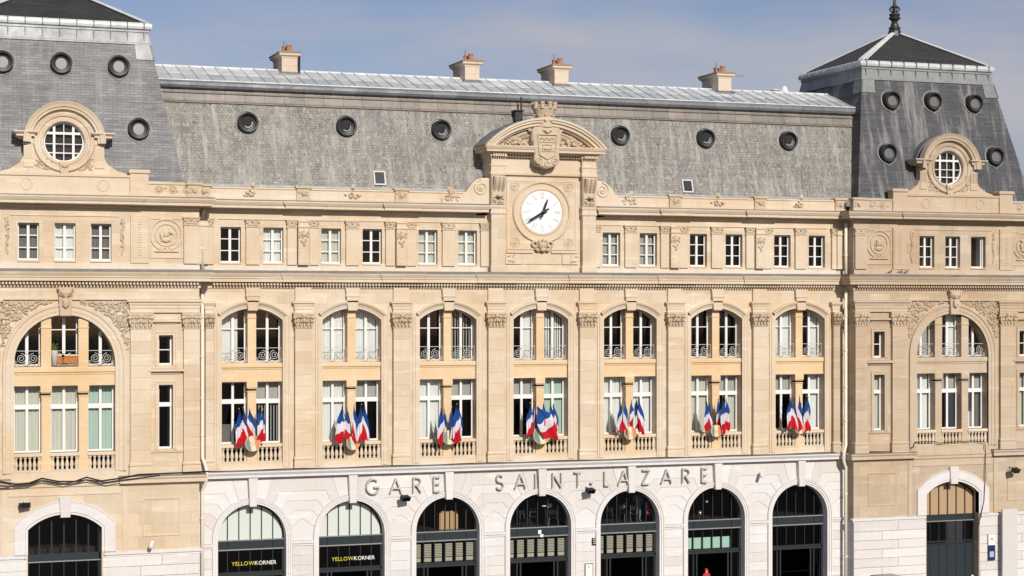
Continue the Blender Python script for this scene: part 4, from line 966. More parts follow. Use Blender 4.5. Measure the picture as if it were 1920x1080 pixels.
    # cornices
    cornice(c-U, c+U, PY, 0.6, CORN, mp_); dentils(c-U+0.05, c+U-0.05, PY-0.12, 16.86, 16.97, mp_)
    MB().box(c-U-0.56, c+U+0.56, PY-0.58, 0.3, 17.432, 17.56).obj('gutter', 'gutter', ST)
    cornice(c-U, c+U, PY, 0.9, UCORN, mp_, 'upper_cornice'); MB().box(c-U-0.64, c+U+0.64, PY-0.66, 0.3, 20.922, 20.985).obj('upper_gutter', 'gutter', ST)
    cornice(c-2.95, c+2.95, PY-0.07, 0.3, [(o, z+0.003) for o, z in UCORN], mp_, 'upper_cornice_break')
    # attic
    ax = [-U, -2.125, -1.175, -0.475, 0.475, 1.175, 2.125, U]
    for k in range(0, 8, 2): MB().box(c+ax[k], c+ax[k+1], PY, 0.6, 17.5, 20.45).obj('attic_pier', m, ST)
    for k, u in enumerate((-1.65, 0, 1.65)):
        MB().box(c+u-0.475, c+u+0.475, PY+0.001, 0.4, 19.69, 20.45).obj('lintel', m, ST); MB().box(c+u-0.475, c+u+0.475, PY+0.001, 0.4, 17.5, 17.95).obj('window_apron', m, ST)
        MB().box(c+u-0.5, c+u+0.5, PY-0.06, PY+0.3, 17.88, 17.955).obj('sill', mp_, ST)
        frame_window(c+u-0.475, c+u+0.475, 17.95, 19.69, PY+0.33, rows=[] if (sd > 0 and k == 2) else [18.55, 19.12], content=(['k', 'w', 'k'] if sd < 0 else ['d', 'd', 'd'])[k], jamb=0.06, mull=0.0 if (sd > 0 and k == 2) else 0.12, is_open=(sd > 0 and k == 2))
    MB().box(c-U+0.001, c+U-0.001, PY-0.05, PY+0.1, 17.5, 17.84).obj('attic_base', 'pale' if sd < 0 else mp_, ST)
    MB().box(c-2.5, c+2.5, PY-0.04, PY+0.05, 20.02, 20.07).obj('fillet', mp_, ST)
    for s in (-1, 1):
        x = c+s*3.42; b = MB().cbox(x-0.42, x+0.42, PY-0.10, PY+0.1, 17.84, 20.12, 0.015); b.box(x-0.33, x+0.33, PY-0.115, PY, 18.1, 19.98)
        for k in range(14): b.lump((x, PY-0.12, 18.25+k*0.12), (0.12, 0.03, 0.045))
        b.obj('attic_pilaster', mp_, ST)
        attic_pilaster(c+s*5.86, 0.36, PY, mp_)
        x = c+s*4.68; b = MB().sweep([(x-0.80, 18.1), (x-0.80, 20.0), (x+0.80, 20.0), (x+0.80, 18.1)], [(0.0, 0.02), (0.0, -0.04), (-0.06, -0.04), (-0.06, 0.02)], closed=True, y=PY)
        torus(b, x, 19.2, PY-0.02, 0.74, 0.05, 30); torus(b, x, 19.2, PY-0.02, 0.52, 0.04, 26)
        b.lump((x-0.02, PY-0.07, 19.32), (0.20, 0.10, 0.25)); b.lump((x-0.02, PY-0.05, 18.98), (0.28, 0.08, 0.14)); b.lump((x-0.2*s, PY-0.06, 19.2), (0.12, 0.08, 0.2)); b.lump((x+0.1, PY-0.1, 19.36), (0.08, 0.08, 0.08))
        b.box(x-0.55, x+0.55, PY-0.09, PY, 18.40, 18.45); rnd = random.Random(int(x)); foliage_relief(b, [(x+(rnd.random()-0.5)*0.8, 18.42+rnd.random()*0.2) for _ in range(14)], PY-0.03, rnd, 0.06); foliage_relief(b, [(x+(rnd.random()-0.5)*0.5, 19.0+rnd.random()*0.5) for _ in range(14)], PY-0.06, rnd, 0.055)
        b.obj('medallion', 'carve' if sd > 0 else mp_, ST)
        b = MB(); rnd = random.Random(int(x)+9); foliage_relief(b, [(c+s*(2.62+(rnd.random()-0.5)*0.16*(1-k/20)), 19.9-k*0.075) for k in range(18)], PY-0.03, rnd, 0.06)
        b.tube([(c+s*(2.62+0.05*math.sin(k*0.6)), PY-0.03, 19.95-k*0.1) for k in range(18)], 0.045, 5); b.obj('carved_drop', 'carve', ST)
        # parapet
        a, b_ = sorted((c+s*3.85, c+s*U)); b = MB().ring(a, b_, PY-0.02, PY+0.35, [(0.05, 20.99), (0.05, 21.08), (0.0, 21.11), (0.0, 21.56), (0.05, 21.59), (0.05, 21.66), (0.0, 21.68)])
        b.obj('parapet', mp_, ST); b = MB()
        for k in range(3): b.lump((a+0.5+k*0.65, PY-0.04, 21.34), (0.11, 0.06, 0.11)); torus(b, a+0.5+k*0.65, 21.34, PY-0.03, 0.16, 0.03, 12)
        rnd = random.Random(int(a)); foliage_relief(b, [(a+0.2+rnd.random()*(b_-a-0.4), 21.2+rnd.random()*0.3) for _ in range(16)], PY-0.02, rnd, 0.05); b.obj('rosette_band', 'carve', ST)
        a, b_ = sorted((c+s*2.98, c+s*3.84)); MB().ring(a, b_, PY-0.10, PY+0.45, [(0.05, 20.99), (0.05, 21.1), (0.0, 21.13), (0.0, 22.05), (0.07, 22.10), (0.07, 22.20), (0.0, 22.26)]).obj('pedestal', mp_, ST)
        mask_block(c+s*6.0, PY-0.02)
        torus(MB(), 0, 0, 0, 1, .1) if False else None
    b = MB().ring(c-2.97, c+2.97, PY-0.02, PY+0.5, [(0.04, 20.99), (0.04, 21.10), (0.0, 21.13), (0.0, 21.84), (0.07, 21.88), (0.07, 21.96), (0.0, 21.99)])
    for s in (-1, 1): torus(b, c+s*1.75, 21.48, PY-0.02, 0.26, 0.03, 20)
    b.box(c-0.9, c-0.86, PY-0.035, PY, 21.16, 21.82); b.box(c+0.86, c+0.9, PY-0.035, PY, 21.16, 21.82)
    b.obj('parapet', mp_, ST)
    dormer(c, m, mp_)
    # roof
    sm = 'slate_l' if sd < 0 else 'slate_r'
    ux = lambda z: 5.58-1.5*(z-21.9)/7.7; yf = lambda z: -0.30+2.1*(z-21.9)/7.7; yb = lambda z: 10.5-2.1*(z-21.9)/7.7
    RL = lambda z, o=0.0: (c-ux(z)-o, c+ux(z)+o, yf(z)-o, yb(z)+o, z)
    loops(MB(), [RL(21.0), RL(29.2)]).obj('mansard_roof', sm, ST)
    loops(MB(), [RL(21.60, 0.03), RL(21.76, 0.03), RL(21.765, 0.0)]).obj('roof_flashing', 'zincm', ST)
    loops(MB(), [RL(28.48, 0.02), RL(28.50, 0.07), RL(28.56, 0.07), RL(28.60, 0.04), RL(29.10, 0.04), RL(29.13, 0.10), RL(29.22, 0.10)]).obj('zinc_band', 'zincm' if sd < 0 else 'zincr', ST)
    loops(MB(), [RL(29.221, 0.05), RL(29.28, 0.20), RL(29.40, 0.27), RL(29.52, 0.27), RL(29.60, 0.18), RL(29.62, 0.0)]).obj('roof_cornice', 'zinc', ST)
    b = MB()
    for k in range(11):
        x = c-4.0+8.0*k/10; b.box(x-0.025, x+0.025, yf(29.4)-0.31, yf(29.4)-0.1, 29.30, 29.58); b.box(x-0.02, x+0.02, yf(28.8)-0.075, yf(28.8), 28.55, 29.12)
    for k in range(8):
        y = 2.3+k*0.85
        for s in (-1, 1): b.box(c+s*4.38-0.05, c+s*4.38+0.05, y-0.025, y+0.025, 29.30, 29.56)
    o = b.obj('zinc_seams', 'zincd', ST); o['kind'] = 'stuff'
    for s in (-1, 1):
        zA, zB = 27.75, 28.5
        for front in (True, False):
            if front:
                P4 = [(c+s*(ux(zA)+0.05), yf(zA)-0.05, zA), (c+s*(ux(zA)-0.85), yf(zA)-0.05, zA), (c+s*(ux(zB)-0.75), yf(zB)-0.05, zB), (c+s*(ux(zB)+0.05), yf(zB)-0.05, zB)]
                q = [(x, y+0.1, z) for x, y, z in P4]
            else:
                P4 = [(c+s*(ux(zA)+0.05), yf(zA)-0.05, zA), (c+s*(ux(zA)+0.05), yf(zA)+0.85, zA), (c+s*(ux(zB)+0.05), yf(zB)+0.75, zB), (c+s*(ux(zB)+0.05), yf(zB)-0.05, zB)]
                q = [(x-s*0.1, y, z) for x, y, z in P4]
            MB().add(P4+q, [(0, 1, 2, 3), (7, 6, 5, 4), (0, 4, 5, 1), (1, 5, 6, 2), (2, 6, 7, 3), (3, 7, 4, 0)]).obj('corner_plate', 'zincm' if sd < 0 else 'zincr', ST)
    ap = (c, 5.1, 31.85); e = [(c-4.1, 1.75, 29.62), (c+4.1, 1.75, 29.62), (c+4.1, 8.45, 29.62), (c-4.1, 8.45, 29.62)]
    for k in range(4):
        a, b_ = e[k], e[(k+1) % 4]; MB().add([a, b_, ap], [(0, 1, 2)]).obj('roof_slope', 'slate_d', ST)
    for q in e:
        n_ = Vector(ap)-Vector(q); 
        for off in (-0.22, 0.0, 0.22):
            sidev = Vector((n_.y, -n_.x, 0)).normalized()*off
            MB().tube([Vector(q)+sidev+Vector((0, 0, 0.03)), Vector(ap)+sidev*0.5+Vector((0, 0, 0.03))], 0.08 if off == 0 else 0.045, 6).obj('hip_roll', 'zinc', ST)
    f = MB().lathe([(0.42, 31.6), (0.36, 31.9), (0.30, 32.0), (0.34, 32.04), (0.34, 32.12), (0.24, 32.18), (0.22, 32.32), (0.16, 32.42), (0.20, 32.52), (0.32, 32.60), (0.34, 32.70), (0.26, 32.76), (0.32, 32.86), (0.30, 32.92), (0.14, 32.98), (0.12, 33.25), (0.2, 33.3), (0.2, 33.36), (0.1, 33.42), (0.07, 33.8), (0.05, 34.8), (0.0, 35.3)], (c, 5.1, 0), 12)
    for k in range(6):
        a = k*math.pi/3; f.tube([(c+math.cos(a)*r_, 5.1+math.sin(a)*r_, 33.1+z_) for r_, z_ in ((0.12, -0.1), (0.25, -0.02), (0.34, 0.10), (0.26, 0.2), (0.2, 0.1))], 0.03, 5)
    f.obj('finial', 'darkiron', ST)
    for u, z, p in ((-2.68, 27.33, 1), (0.02, 27.38, 1), (2.72, 27.36, 1), (-3.40, 24.3, 1), (3.55, 24.3, 1)): oeil(c+u, yf(z), z, p if sd < 0 else 0.5)
pavilion(-24.0, -1); pavilion(24.0, 1)

# ------------------------------------------------------------------ central mansard and zinc roof
MYc = lambda z: 0.38+0.316*(z-21.6)
b = xprism(MB(), [(MYc(21.3), 21.3), (MYc(26.5), 26.5), (MYc(26.5)+1.2, 26.5), (MYc(21.3)+1.2, 21.3)], -20.2, 20.2); b.obj('mansard_roof', 'slate_c', ST)
b = xprism(MB(), [(MYc(21.66)-0.03, 21.66), (MYc(21.76)-0.03, 21.76), (MYc(21.76)+0.1, 21.76), (MYc(21.66)+0.1, 21.66)], -18.3, 18.3); b.obj('roof_flashing', 'zincm', ST)
PL = MB(); a, z_ = MYc(25.86), MYc(26.5)
def plate_mesh():
    p = MB(); w_ = 0.985
    prof = [(MYc(25.80)-0.02, 25.80), (MYc(25.82)-0.10, 25.83), (MYc(25.87)-0.10, 25.87), (MYc(25.89)-0.06, 25.89), (MYc(25.92)-0.09, 25.92), (MYc(25.95)-0.09, 25.95), (MYc(25.97)-0.04, 25.97), (MYc(26.28)-0.04, 26.28), (MYc(26.30)-0.12, 26.31), (MYc(26.36)-0.14, 26.36), (MYc(26.40)-0.05, 26.39), (MYc(26.55)-0.05, 26.55), (MYc(26.55)+0.1, 26.55), (MYc(25.8)+0.1, 25.8)]
    xprism(p, prof, 0, w_); return p.mesh('frieze_plate', 'zincb')
PLM = plate_mesh()
for k in range(40): link('frieze_plate', PLM, ST, (-20.0+k*1.0, 0, 0))
EAY, EAZ = 1.72, 26.92; RY, RZ = 5.0, 28.0
roll = [(1.95, 26.50), (1.80, 26.50), (1.66, 26.56), (1.60, 26.68), (1.62, 26.80), (1.70, 26.90), (1.78, 26.93), (2.1, 26.93)]
def roll_mesh():
    p = MB(); xprism(p, roll, 0, 1.33); xprism(p, [(y-0.012 if y < 1.9 else y, z+(0.012 if z > 26.7 else -0.012)) for y, z in roll], 0, 0.06); return p.mesh('eaves_roll', 'zincd')
RM = roll_mesh()
for k in range(30): link('eaves_roll', RM, ST, (-20.0+k*1.335, 0, 0))
MB().box(-20.0, 20.0, 1.66, 1.74, 26.90, 26.955).obj('eaves_edge', 'zinc', ST)
def sheet_mesh(t0, t1):
    p = MB(); P0 = lambda t, x, h: (x, EAY+(RY-EAY)*t, EAZ+(RZ-EAZ)*t+h)
    w_ = 0.66; h = 0.012 if t0 > 0.2 else 0.0
    q = [P0(t0, 0, h), P0(t0, w_, h), P0(t1, w_, h), P0(t1, 0, h), P0(t0, 0, -0.05), P0(t0, w_, -0.05), P0(t1, w_, -0.05), P0(t1, 0, -0.05)]
    p.add(q, [(0, 1, 2, 3), (0, 4, 5, 1), (1, 5, 6, 2), (2, 6, 7, 3), (3, 7, 4, 0)])
    r_ = [P0(t0, -0.03, h), P0(t0, 0.03, h), P0(t1, 0.03, h), P0(t1, -0.03, h), P0(t0, -0.02, h+0.055), P0(t0, 0.02, h+0.055), P0(t1, 0.02, h+0.055), P0(t1, -0.02, h+0.055)]
    p.add(r_, [(4, 5, 6, 7), (0, 1, 5, 4), (1, 2, 6, 5), (3, 0, 4, 7), (2, 3, 7, 6)])
    return p.mesh('zinc_sheet', 'zincl' if t0 < 0.2 else 'zinc')
S0, S1 = sheet_mesh(0.0, 0.5), sheet_mesh(0.49, 1.0)
for k in range(60):
    link('zinc_sheet', S0, ST, (-19.9+k*0.664, 0, 0)); link('zinc_sheet', S1, ST, (-19.9+k*0.664, 0, 0))
MB().add([(-20, RY, RZ), (20, RY, RZ), (20, 10, 26.6), (-20, 10, 26.6)], [(0, 1, 2, 3)]).obj('rear_roof', 'zincd', ST)
MB().tube([(-20, RY, RZ+0.02), (20, RY, RZ+0.02)], 0.06, 6).obj('ridge_roll', 'zinc', ST)
MB().box(-20, 20, 9.5, 10, 20, 26.8).obj('rear_wall', 'stone', ST)
for x, z in ((-14.97, 24.88), (-9.97, 24.86), (-4.97, 24.85), (4.97, 24.87), (9.97, 24.87), (14.97, 24.89)): oeil(x, MYc(z), z, 0)
for xl_, zt, zb in ((-8.44, 22.62, 21.9), (8.54, 22.58, 21.88)):
    b = MB()
    def sq(x0, x1, z0, z1, o, b=b): b.add([(x0, MYc(z0)-o, z0), (x1, MYc(z0)-o, z0), (x1, MYc(z1)-o, z1), (x0, MYc(z1)-o, z1), (x0, MYc(z0)+0.1, z0), (x1, MYc(z0)+0.1, z0), (x1, MYc(z1)+0.1, z1), (x0, MYc(z1)+0.1, z1)], [(0, 1, 2, 3), (0, 4, 5, 1), (1, 5, 6, 2), (2, 6, 7, 3), (3, 7, 4, 0)])
    sq(xl_-0.31, xl_-0.24, zb, zt, 0.10); sq(xl_+0.24, xl_+0.31, zb, zt, 0.10); sq(xl_-0.24, xl_+0.24, zb, zb+0.07, 0.10); sq(xl_-0.24, xl_+0.24, zt-0.07, zt, 0.10)
    o = b.obj('skylight', 'paintg', ST); b2 = MB(); sq(xl_-0.24, xl_+0.24, zb+0.07, zt-0.07, 0.05, b2); b2.obj('pane', 'spandrel', o)
# vent beside the crown
b = MB().box(-0.95, -0.55, 1.2, 2.0, 25.45, 25.95).box(-1.0, -0.5, 1.1, 2.0, 25.95, 26.02); b.tube([(-0.6, 1.3, 25.9), (-0.6, 1.3, 26.7)], 0.05, 6); b.obj('roof_vent', 'darkiron', ST)
# chimneys
for k, (pa_, pb_) in enumerate(((528.5, 556), (872, 897), (1040, 1063), (1347, 1369))):
    yc = 4.15; x0 = at(pa_, 140, yc)[0]; x1 = x0+0.80
    b = loops(MB(), [(x0, x1, yc, yc+2.1, 27.2), (x0, x1, yc, yc+2.1, 28.12), (x0+0.01, x1-0.01, yc+0.01, yc+2.09, 28.13), (x0+0.01, x1-0.01, yc+0.01, yc+2.09, 28.15), (x0, x1, yc, yc+2.1, 28.16), (x0, x1, yc, yc+2.1, 28.55), (x0-0.03, x1+0.03, yc-0.03, yc+2.13, 28.57), (x0-0.03, x1+0.03, yc-0.03, yc+2.13, 28.63), (x0-0.16, x1+0.16, yc-0.16, yc+2.26, 28.70), (x0-0.16, x1+0.16, yc-0.16, yc+2.26, 28.82)])
    ch_ = b.obj('chimney', 'chim', ST)
    loops(MB(), [(x0-0.20, x1+0.20, yc-0.20, yc+2.3, 28.822), (x0-0.20, x1+0.20, yc-0.20, yc+2.3, 28.87), (x0-0.1, x1+0.1, yc-0.1, yc+2.2, 28.92)]).obj('chimney_cap', 'dirty', ch_)
    loops(MB(), [(x0-0.14, x1+0.14, yc-0.16, yc+2.2, 27.35), (x0-0.14, x1+0.14, yc-0.16, yc+2.2, 27.75), (x0-0.02, x1+0.02, yc-0.02, yc+2.2, 27.86)]).obj('flashing', 'zincd', ch_)
    for j in range(3):
        p = MB().lathe([(0.15, 28.9), (0.13, 29.2), (0.15, 29.22), (0.15, 29.30 - 0.06*(j % 2)), (0.10, 29.30 - 0.06*(j % 2))], ((x0+x1)/2+(-0.08 if j % 2 else 0.06), yc+0.4+j*0.42, 0), 10); p.obj('chimney_pot', 'terracotta', ch_)
    MB().tube([((x0+x1)/2-0.1, yc+0.9, 28.9), ((x0+x1)/2-0.1, yc+0.9, 29.55)], 0.015, 5).obj('rod', 'darkiron', ch_)
    if k == 0: MB().tube([(x1+0.12, yc+0.1, 27.6), (x1+0.12, yc+0.1, 28.9)], 0.07, 8).obj('flue_pipe', 'darkiron', ch_)
    if k == 3: MB().tube([(x1, yc+0.5, 28.8), (x1+0.9, yc+0.3, 28.78)], 0.012, 5).obj('stay_wire', 'darkiron', ch_)
vx, vz = at(1455, 168, 5.2); MB().lathe([(0.12, 27.8), (0.12, 28.12), (0.28, 28.14), (0.28, 28.2), (0.05, 28.27)], (vx, 5.3, 0), 12).obj('roof_vent', 'paintg', ST)
vx, vz = at(1472, 168, 5.2); MB().lathe([(0.3, 27.8), (0.26, 28.12), (0.12, 28.4), (0.02, 28.45)], (vx, 5.3, 0), 8).obj('roof_vent', 'wplain', ST)

# ------------------------------------------------------------------ things on and around the building
WHERE = ['over the frosted arch farthest from the clock', 'over the frosted arch beside the letter G', 'over the arch with wooden boards',
         'directly below the clock', 'over the arch beside the letter Z', 'over the arch with mint panels', 'over the dark arch beside the downpipe']
ORD = ['first', 'second', 'third', 'fourth', 'fifth']
# clock
ck = thing('station_clock', 'round white clock with black hands showing twenty to one, under the curved pediment', 'clock', (0, -0.12, CZc-1.1))
def ckobj(b, nm, m): o = b.obj(nm, m, ck); o.location = (0, 0.12, 1.1-CZc); return o
ckobj(MB().lathe([(1.10, 0.0), (1.10, -0.05), (1.06, -0.055)], (0, -0.12, CZc), 48, 'y'), 'dial', 'dial')
b = MB(); torus(b, 0, CZc, -0.17, 0.70, 0.008, 40, 4); torus(b, 0, CZc, -0.17, 1.04, 0.008, 40, 4); ckobj(b, 'minute_ring', 'numeral')
ROM = ['XII', 'I', 'II', 'III', 'IV', 'V', 'VI', 'VII', 'VIII', 'IX', 'X', 'XI']
for h, txt in enumerate(ROM):
    b = MB(); a = -h*math.pi/6; W_ = {'I': 0.06, 'V': 0.13, 'X': 0.13}; tot = sum(W_[q] for q in txt); x = -tot/2
    def T(px_, pz_, a=a):
        pz_ = pz_*1.35+0.85; return (px_*math.cos(a)-pz_*math.sin(a), CZc+px_*math.sin(a)+pz_*math.cos(a))
    for q in txt:
        w_ = W_[q]; e0 = 0.012
        if q == 'I': b.bar(T(x+w_/2, -0.13), T(x+w_/2, 0.13), 0.03, -0.182, -0.172)
        if q == 'V': b.bar(T(x+e0, 0.13), T(x+w_/2, -0.13), 0.032, -0.182, -0.172); b.bar(T(x+w_-e0, 0.13), T(x+w_/2, -0.13), 0.014, -0.181, -0.172)
        if q == 'X': b.bar(T(x+e0, 0.13), T(x+w_-e0, -0.13), 0.032, -0.182, -0.172); b.bar(T(x+w_-e0, 0.13), T(x+e0, -0.13), 0.014, -0.181, -0.172)
        x += w_
    ckobj(b, 'numeral', 'numeral')
def hand(ang, ln, wd, tail, y):
    a = R(90-ang); p = lambda r, o: (r*math.cos(a)-o*math.sin(a), CZc+r*math.sin(a)+o*math.cos(a))
    return MB().prism([p(-tail, -wd*0.8), p(-tail*0.3, -wd*0.9), p(ln*0.8, -wd*0.7), p(ln, 0), p(ln*0.8, wd*0.7), p(-tail*0.3, wd*0.9), p(-tail, wd*0.8)], y, y+0.03)
ckobj(hand(20, 0.72, 0.065, 0.30, -0.40), 'hour_hand', 'hand'); ckobj(hand(240, 1.0, 0.06, 0.32, -0.46), 'minute_hand', 'hand')
ckobj(MB().lathe([(0.05, 0.0), (0.05, -0.36), (0.09, -0.37), (0.09, -0.40), (0.02, -0.42)], (0, -0.12, CZc), 12, 'y'), 'hub', 'hand')

# raised letters over the arcade
def strokes(ch):
    A = lambda cx_, cz_, rx, rz, a0, a1, n=14: [(cx_+rx*math.cos(R(a0+(a1-a0)*k/n)), cz_+rz*math.sin(R(a0+(a1-a0)*k/n))) for k in range(n+1)]
    return {'G': (0.92, [A(0.46, 0.5, 0.46, 0.5, 48, 345, 22), [(0.52, 0.44), (0.92, 0.44)]]),
            'A': (0.80, [[(0, 0), (0.40, 1)], [(0.40, 1), (0.80, 0)], [(0.14, 0.32), (0.66, 0.32)]]),
            'R': (0.56, [[(0, 0), (0, 1)], [(0, 1), (0.25, 1)]+A(0.25, 0.75, 0.27, 0.25, 90, -90, 10)+[(0, 0.5)], [(0.22, 0.5), (0.56, 0)]]),
            'E': (0.46, [[(0, 0), (0, 1)], [(0, 1), (0.46, 1)], [(0, 0.53), (0.42, 0.53)], [(0, 0), (0.46, 0)]]),
            'S': (0.52, [A(0.26, 0.745, 0.24, 0.255, 30, 255, 12)[:-1]+A(0.26, 0.255, 0.26, 0.255, 95, -150, 14)]),
            'I': (0.0, [[(0, 0), (0, 1)]]), 'N': (0.66, [[(0, 0), (0, 1)], [(0, 1), (0.66, 0)], [(0.66, 0), (0.66, 1)]]),
            'T': (0.56, [[(0, 1), (0.56, 1)], [(0.28, 0), (0.28, 1)]]), 'L': (0.36, [[(0, 1), (0, 0)], [(0, 0), (0.36, 0)]]),
            'Z': (0.58, [[(0, 1), (0.58, 1)], [(0.58, 1), (0, 0)], [(0, 0), (0.58, 0)]]), '-': (0.24, [[(0, 0.2), (0.24, 0.2)]])}[ch]
M['letter'] = mat('shade_toned_letter', (0.50, 0.48, 0.45), 0.7)  # stone tone darkened so the strokes read as shaded against the wall
sg = thing('station_sign', 'raised stone-coloured capital letters spelling GARE SAINT-LAZARE across the white arcade', 'sign', (0, -0.02, 6.4))
LH = 0.72
for ch, px_ in zip('GARESAINT-LAZARE', (699, 742, 782, 819, 937, 975.5, 1003.5, 1044, 1083, 1109, 1137.5, 1169, 1211, 1249.5, 1286, 1321)):
    X = at(px_, 905, -0.12)[0]; w_, ss = strokes(ch); b = MB(); dz = 0
    for st_ in ss:
        for p, q in zip(st_[:-1], st_[1:]):
            f = lambda t: (X-w_*LH/2+t[0]*LH, 6.50+t[1]*LH); dz += 0.0004
            b.bar(f(p), f(q), 0.062, -0.23-dz, -0.04)
    for st_ in ss:      # fixing pins into the wall
        p = st_[len(st_)//2]; b.box(X-w_*LH/2+p[0]*LH-0.015, X-w_*LH/2+p[0]*LH+0.015, -0.07, 0.02, 6.49+p[1]*LH*0.96, 6.52+p[1]*LH*0.96)
    o = b.obj('letter', 'letter', sg); o.location = (0, 0.02, -6.4)

# shop signs behind the glass
def text_mesh(txt, size, m, depth=0.01):
    cu = bpy.data.curves.new('text', 'FONT'); cu.body = txt; cu.size = size; cu.extrude = depth; cu.align_x = 'CENTER'; cu.resolution_u = 3
    o = bpy.data.objects.new('text', cu); col.objects.link(o); dg = bpy.context.evaluated_depsgraph_get(); me = bpy.data.meshes.new_from_object(o.evaluated_get(dg))
    bpy.data.objects.remove(o); me.materials.clear(); me.materials.append(M[m]); return me
M['yellow_l'] = mat('yellow_lettering', (0.55, 0.50, 0.05), 0.6); M['white_l'] = mat('white_lettering', (0.8, 0.8, 0.78), 0.6)
LET = {}
for i, wh in ((0, 'in the frosted arch farther from the clock'), (1, 'in the frosted arch nearer the clock')):
    xc = BAYS[i]; t = thing('shop_sign', 'yellow and white lettering on dark shop glass '+wh, 'sign', (xc, 0.44, 3.1), 'lettered signs on the shop glass')
    adv = -0.93
    for k, chh in enumerate('YELLOWKORNER'):
        m_ = 'yellow_l' if k < 6 else 'white_l'
        if (chh, m_) not in LET: LET[(chh, m_)] = text_mesh(chh, 0.27, m_)
        me = LET[(chh, m_)]; xs_ = [v.co.x for v in me.vertices]; w_ = max(xs_)-min(xs_)
        o = link('letter', me, t, (adv-min(xs_), 0, 0.06)); o.rotation_euler = (R(90), 0, 0); adv += w_+0.03

# flags and their round shields
rnd = random.Random(31)
def flag(tip, bot, wd, k, holder, label, y, amp=0.16, ph=0.0, droop=True):
    tx, tz = tip; bx, bz = bot; ln = math.hypot(tx-bx, tz-bz)
    t = thing('flag', label, 'flag', (holder[0], -0.2, holder[1]), 'tricolour flags at the first-floor windows')
    hx, hz = holder
    NU, NV = 14, 22; vs = []; st_ = []
    ax, az = (bx-tx)/ln, (bz-tz)/ln; nx, nz_ = -az, ax
    for j in range(NV+1):
        v = j/NV; sm = min(1, v/0.5); w_ = wd*(0.10+0.90*sm*sm*(3-2*sm))*(1-0.12*v)
        for q in range(NU+1):
            u = q/NU*2-1; hem = (0.05*math.sin(u*3+ph)-0.05*abs(u))*v
            d = ln*(v+hem); o = u*w_/2+0.03*math.sin(v*5+ph)*v
            yy = y-(tip and 0.25)*(1-v)*0.6-0.05+amp*wd*math.sin(u*4.2+ph+v*1.3)*(0.3+0.7*v)+0.05*math.sin(v*7+ph)
            vs.append((tx+ax*d+nx*o-hx, yy+0.2, tz+az*d+nz_*o-hz)); st_.append(min(0.99, max(0.0, v*0.96+k*u*(0.25+v)*0.95+0.03*math.sin(u*5+ph))))
    fs = [(j*(NU+1)+q, j*(NU+1)+q+1, (j+1)*(NU+1)+q+1, (j+1)*(NU+1)+q) for j in range(NV) for q in range(NU)]
    me = bpy.data.meshes.new('cloth'); me.from_pydata(vs, [], fs); me.materials.append(M['flag']); me.polygons.foreach_set('use_smooth', [True]*len(fs))
    at_ = me.attributes.new('stripe', 'FLOAT', 'POINT'); at_.data.foreach_set('value', st_); me.update()
    link('cloth', me, t)
    e = Vector((tx-hx, y-0.2+0.2, tz-hz)); MB().tube([(0.0, 0.05, -0.1), tuple(e*0.5), tuple(e*1.03)], 0.013, 6).obj('pole', 'darkiron', t)
    MB().lump(tuple(e*1.045), (0.02, 0.02, 0.045)).obj('pole_tip', 'gold', t)
FL = [[((449, 769), (448, 838), .52, .12), ((457, 767), (460, 830), .36, -.1), ((468, 768), (473, 822), .50, -.22), ((486, 765), (488, 828), .40, .15), ((492, 770), (494, 826), .36, -.15)],
      [((641.7, 763), (634, 831), .55, .1), ((650.5, 764), (652, 827), .46, -.12), ((664, 760), (666, 829), .30, -.2), ((677, 761), (676, 829), .46, .25), ((683.5, 761), (686, 828), .44, -.2)],
      [((827, 765), (826, 833), .48, .1), ((833, 768), (834, 829), .34, -.12), ((847, 765), (849, 827), .36, .2), ((856, 760), (856, 830), .50, .2), ((861, 763), (862, 826), .36, -.2)],
      [((994.5, 758), (992, 817), .42, .1), ((1000, 760), (1002, 806), .34, .5), ((1019, 757), (1022, 800), .36, -.2), ((1033, 760), (1040, 822), .46, .2), ((1038, 758), (1043, 824), .42, -.1)],
      [((1164, 755), (1163, 808), .46, .15), ((1172, 753), (1173, 814), .36, -.12), ((1184, 752), (1184, 800), .30, .2), ((1193, 750), (1197, 806), .42, .1), ((1198, 748), (1204, 814), .46, -.2)],
      [((1325, 753), (1324, 808), .42, .12), ((1330, 755), (1331, 806), .34, -.1), ((1347, 748), (1347, 800), .32, .2), ((1355, 747), (1357, 812), .44, .1), ((1362, 749), (1365, 806), .46, -.12)],
      [((1482, 746), (1480, 803), .42, .12), ((1489, 746), (1491, 808), .36, -.1), ((1499, 744), (1500, 806), .36, -.2), ((1511, 745), (1512, 806), .44, .2), ((1515, 747), (1517, 807), .36, -.15)]]
SHD = [(474, 832, .37), (662, 831, .33), (843, 820, .36), (1016, 816, .46), (1182, 812, .34), (1343, 808, .31), (1500, 803, .30)]
M['sh_b'] = mat('faded_blue_enamel', (0.16, 0.24, 0.27), 0.5); M['sh_w'] = mat('cream_enamel', (0.66, 0.60, 0.47), 0.5); M['sh_r'] = mat('faded_red_enamel', (0.60, 0.22, 0.13), 0.5); M['sh_g'] = mat('shield_gold', (0.60, 0.46, 0.12), 0.4)
RFM = text_mesh('RF', 0.30, 'sh_g', 0.012)
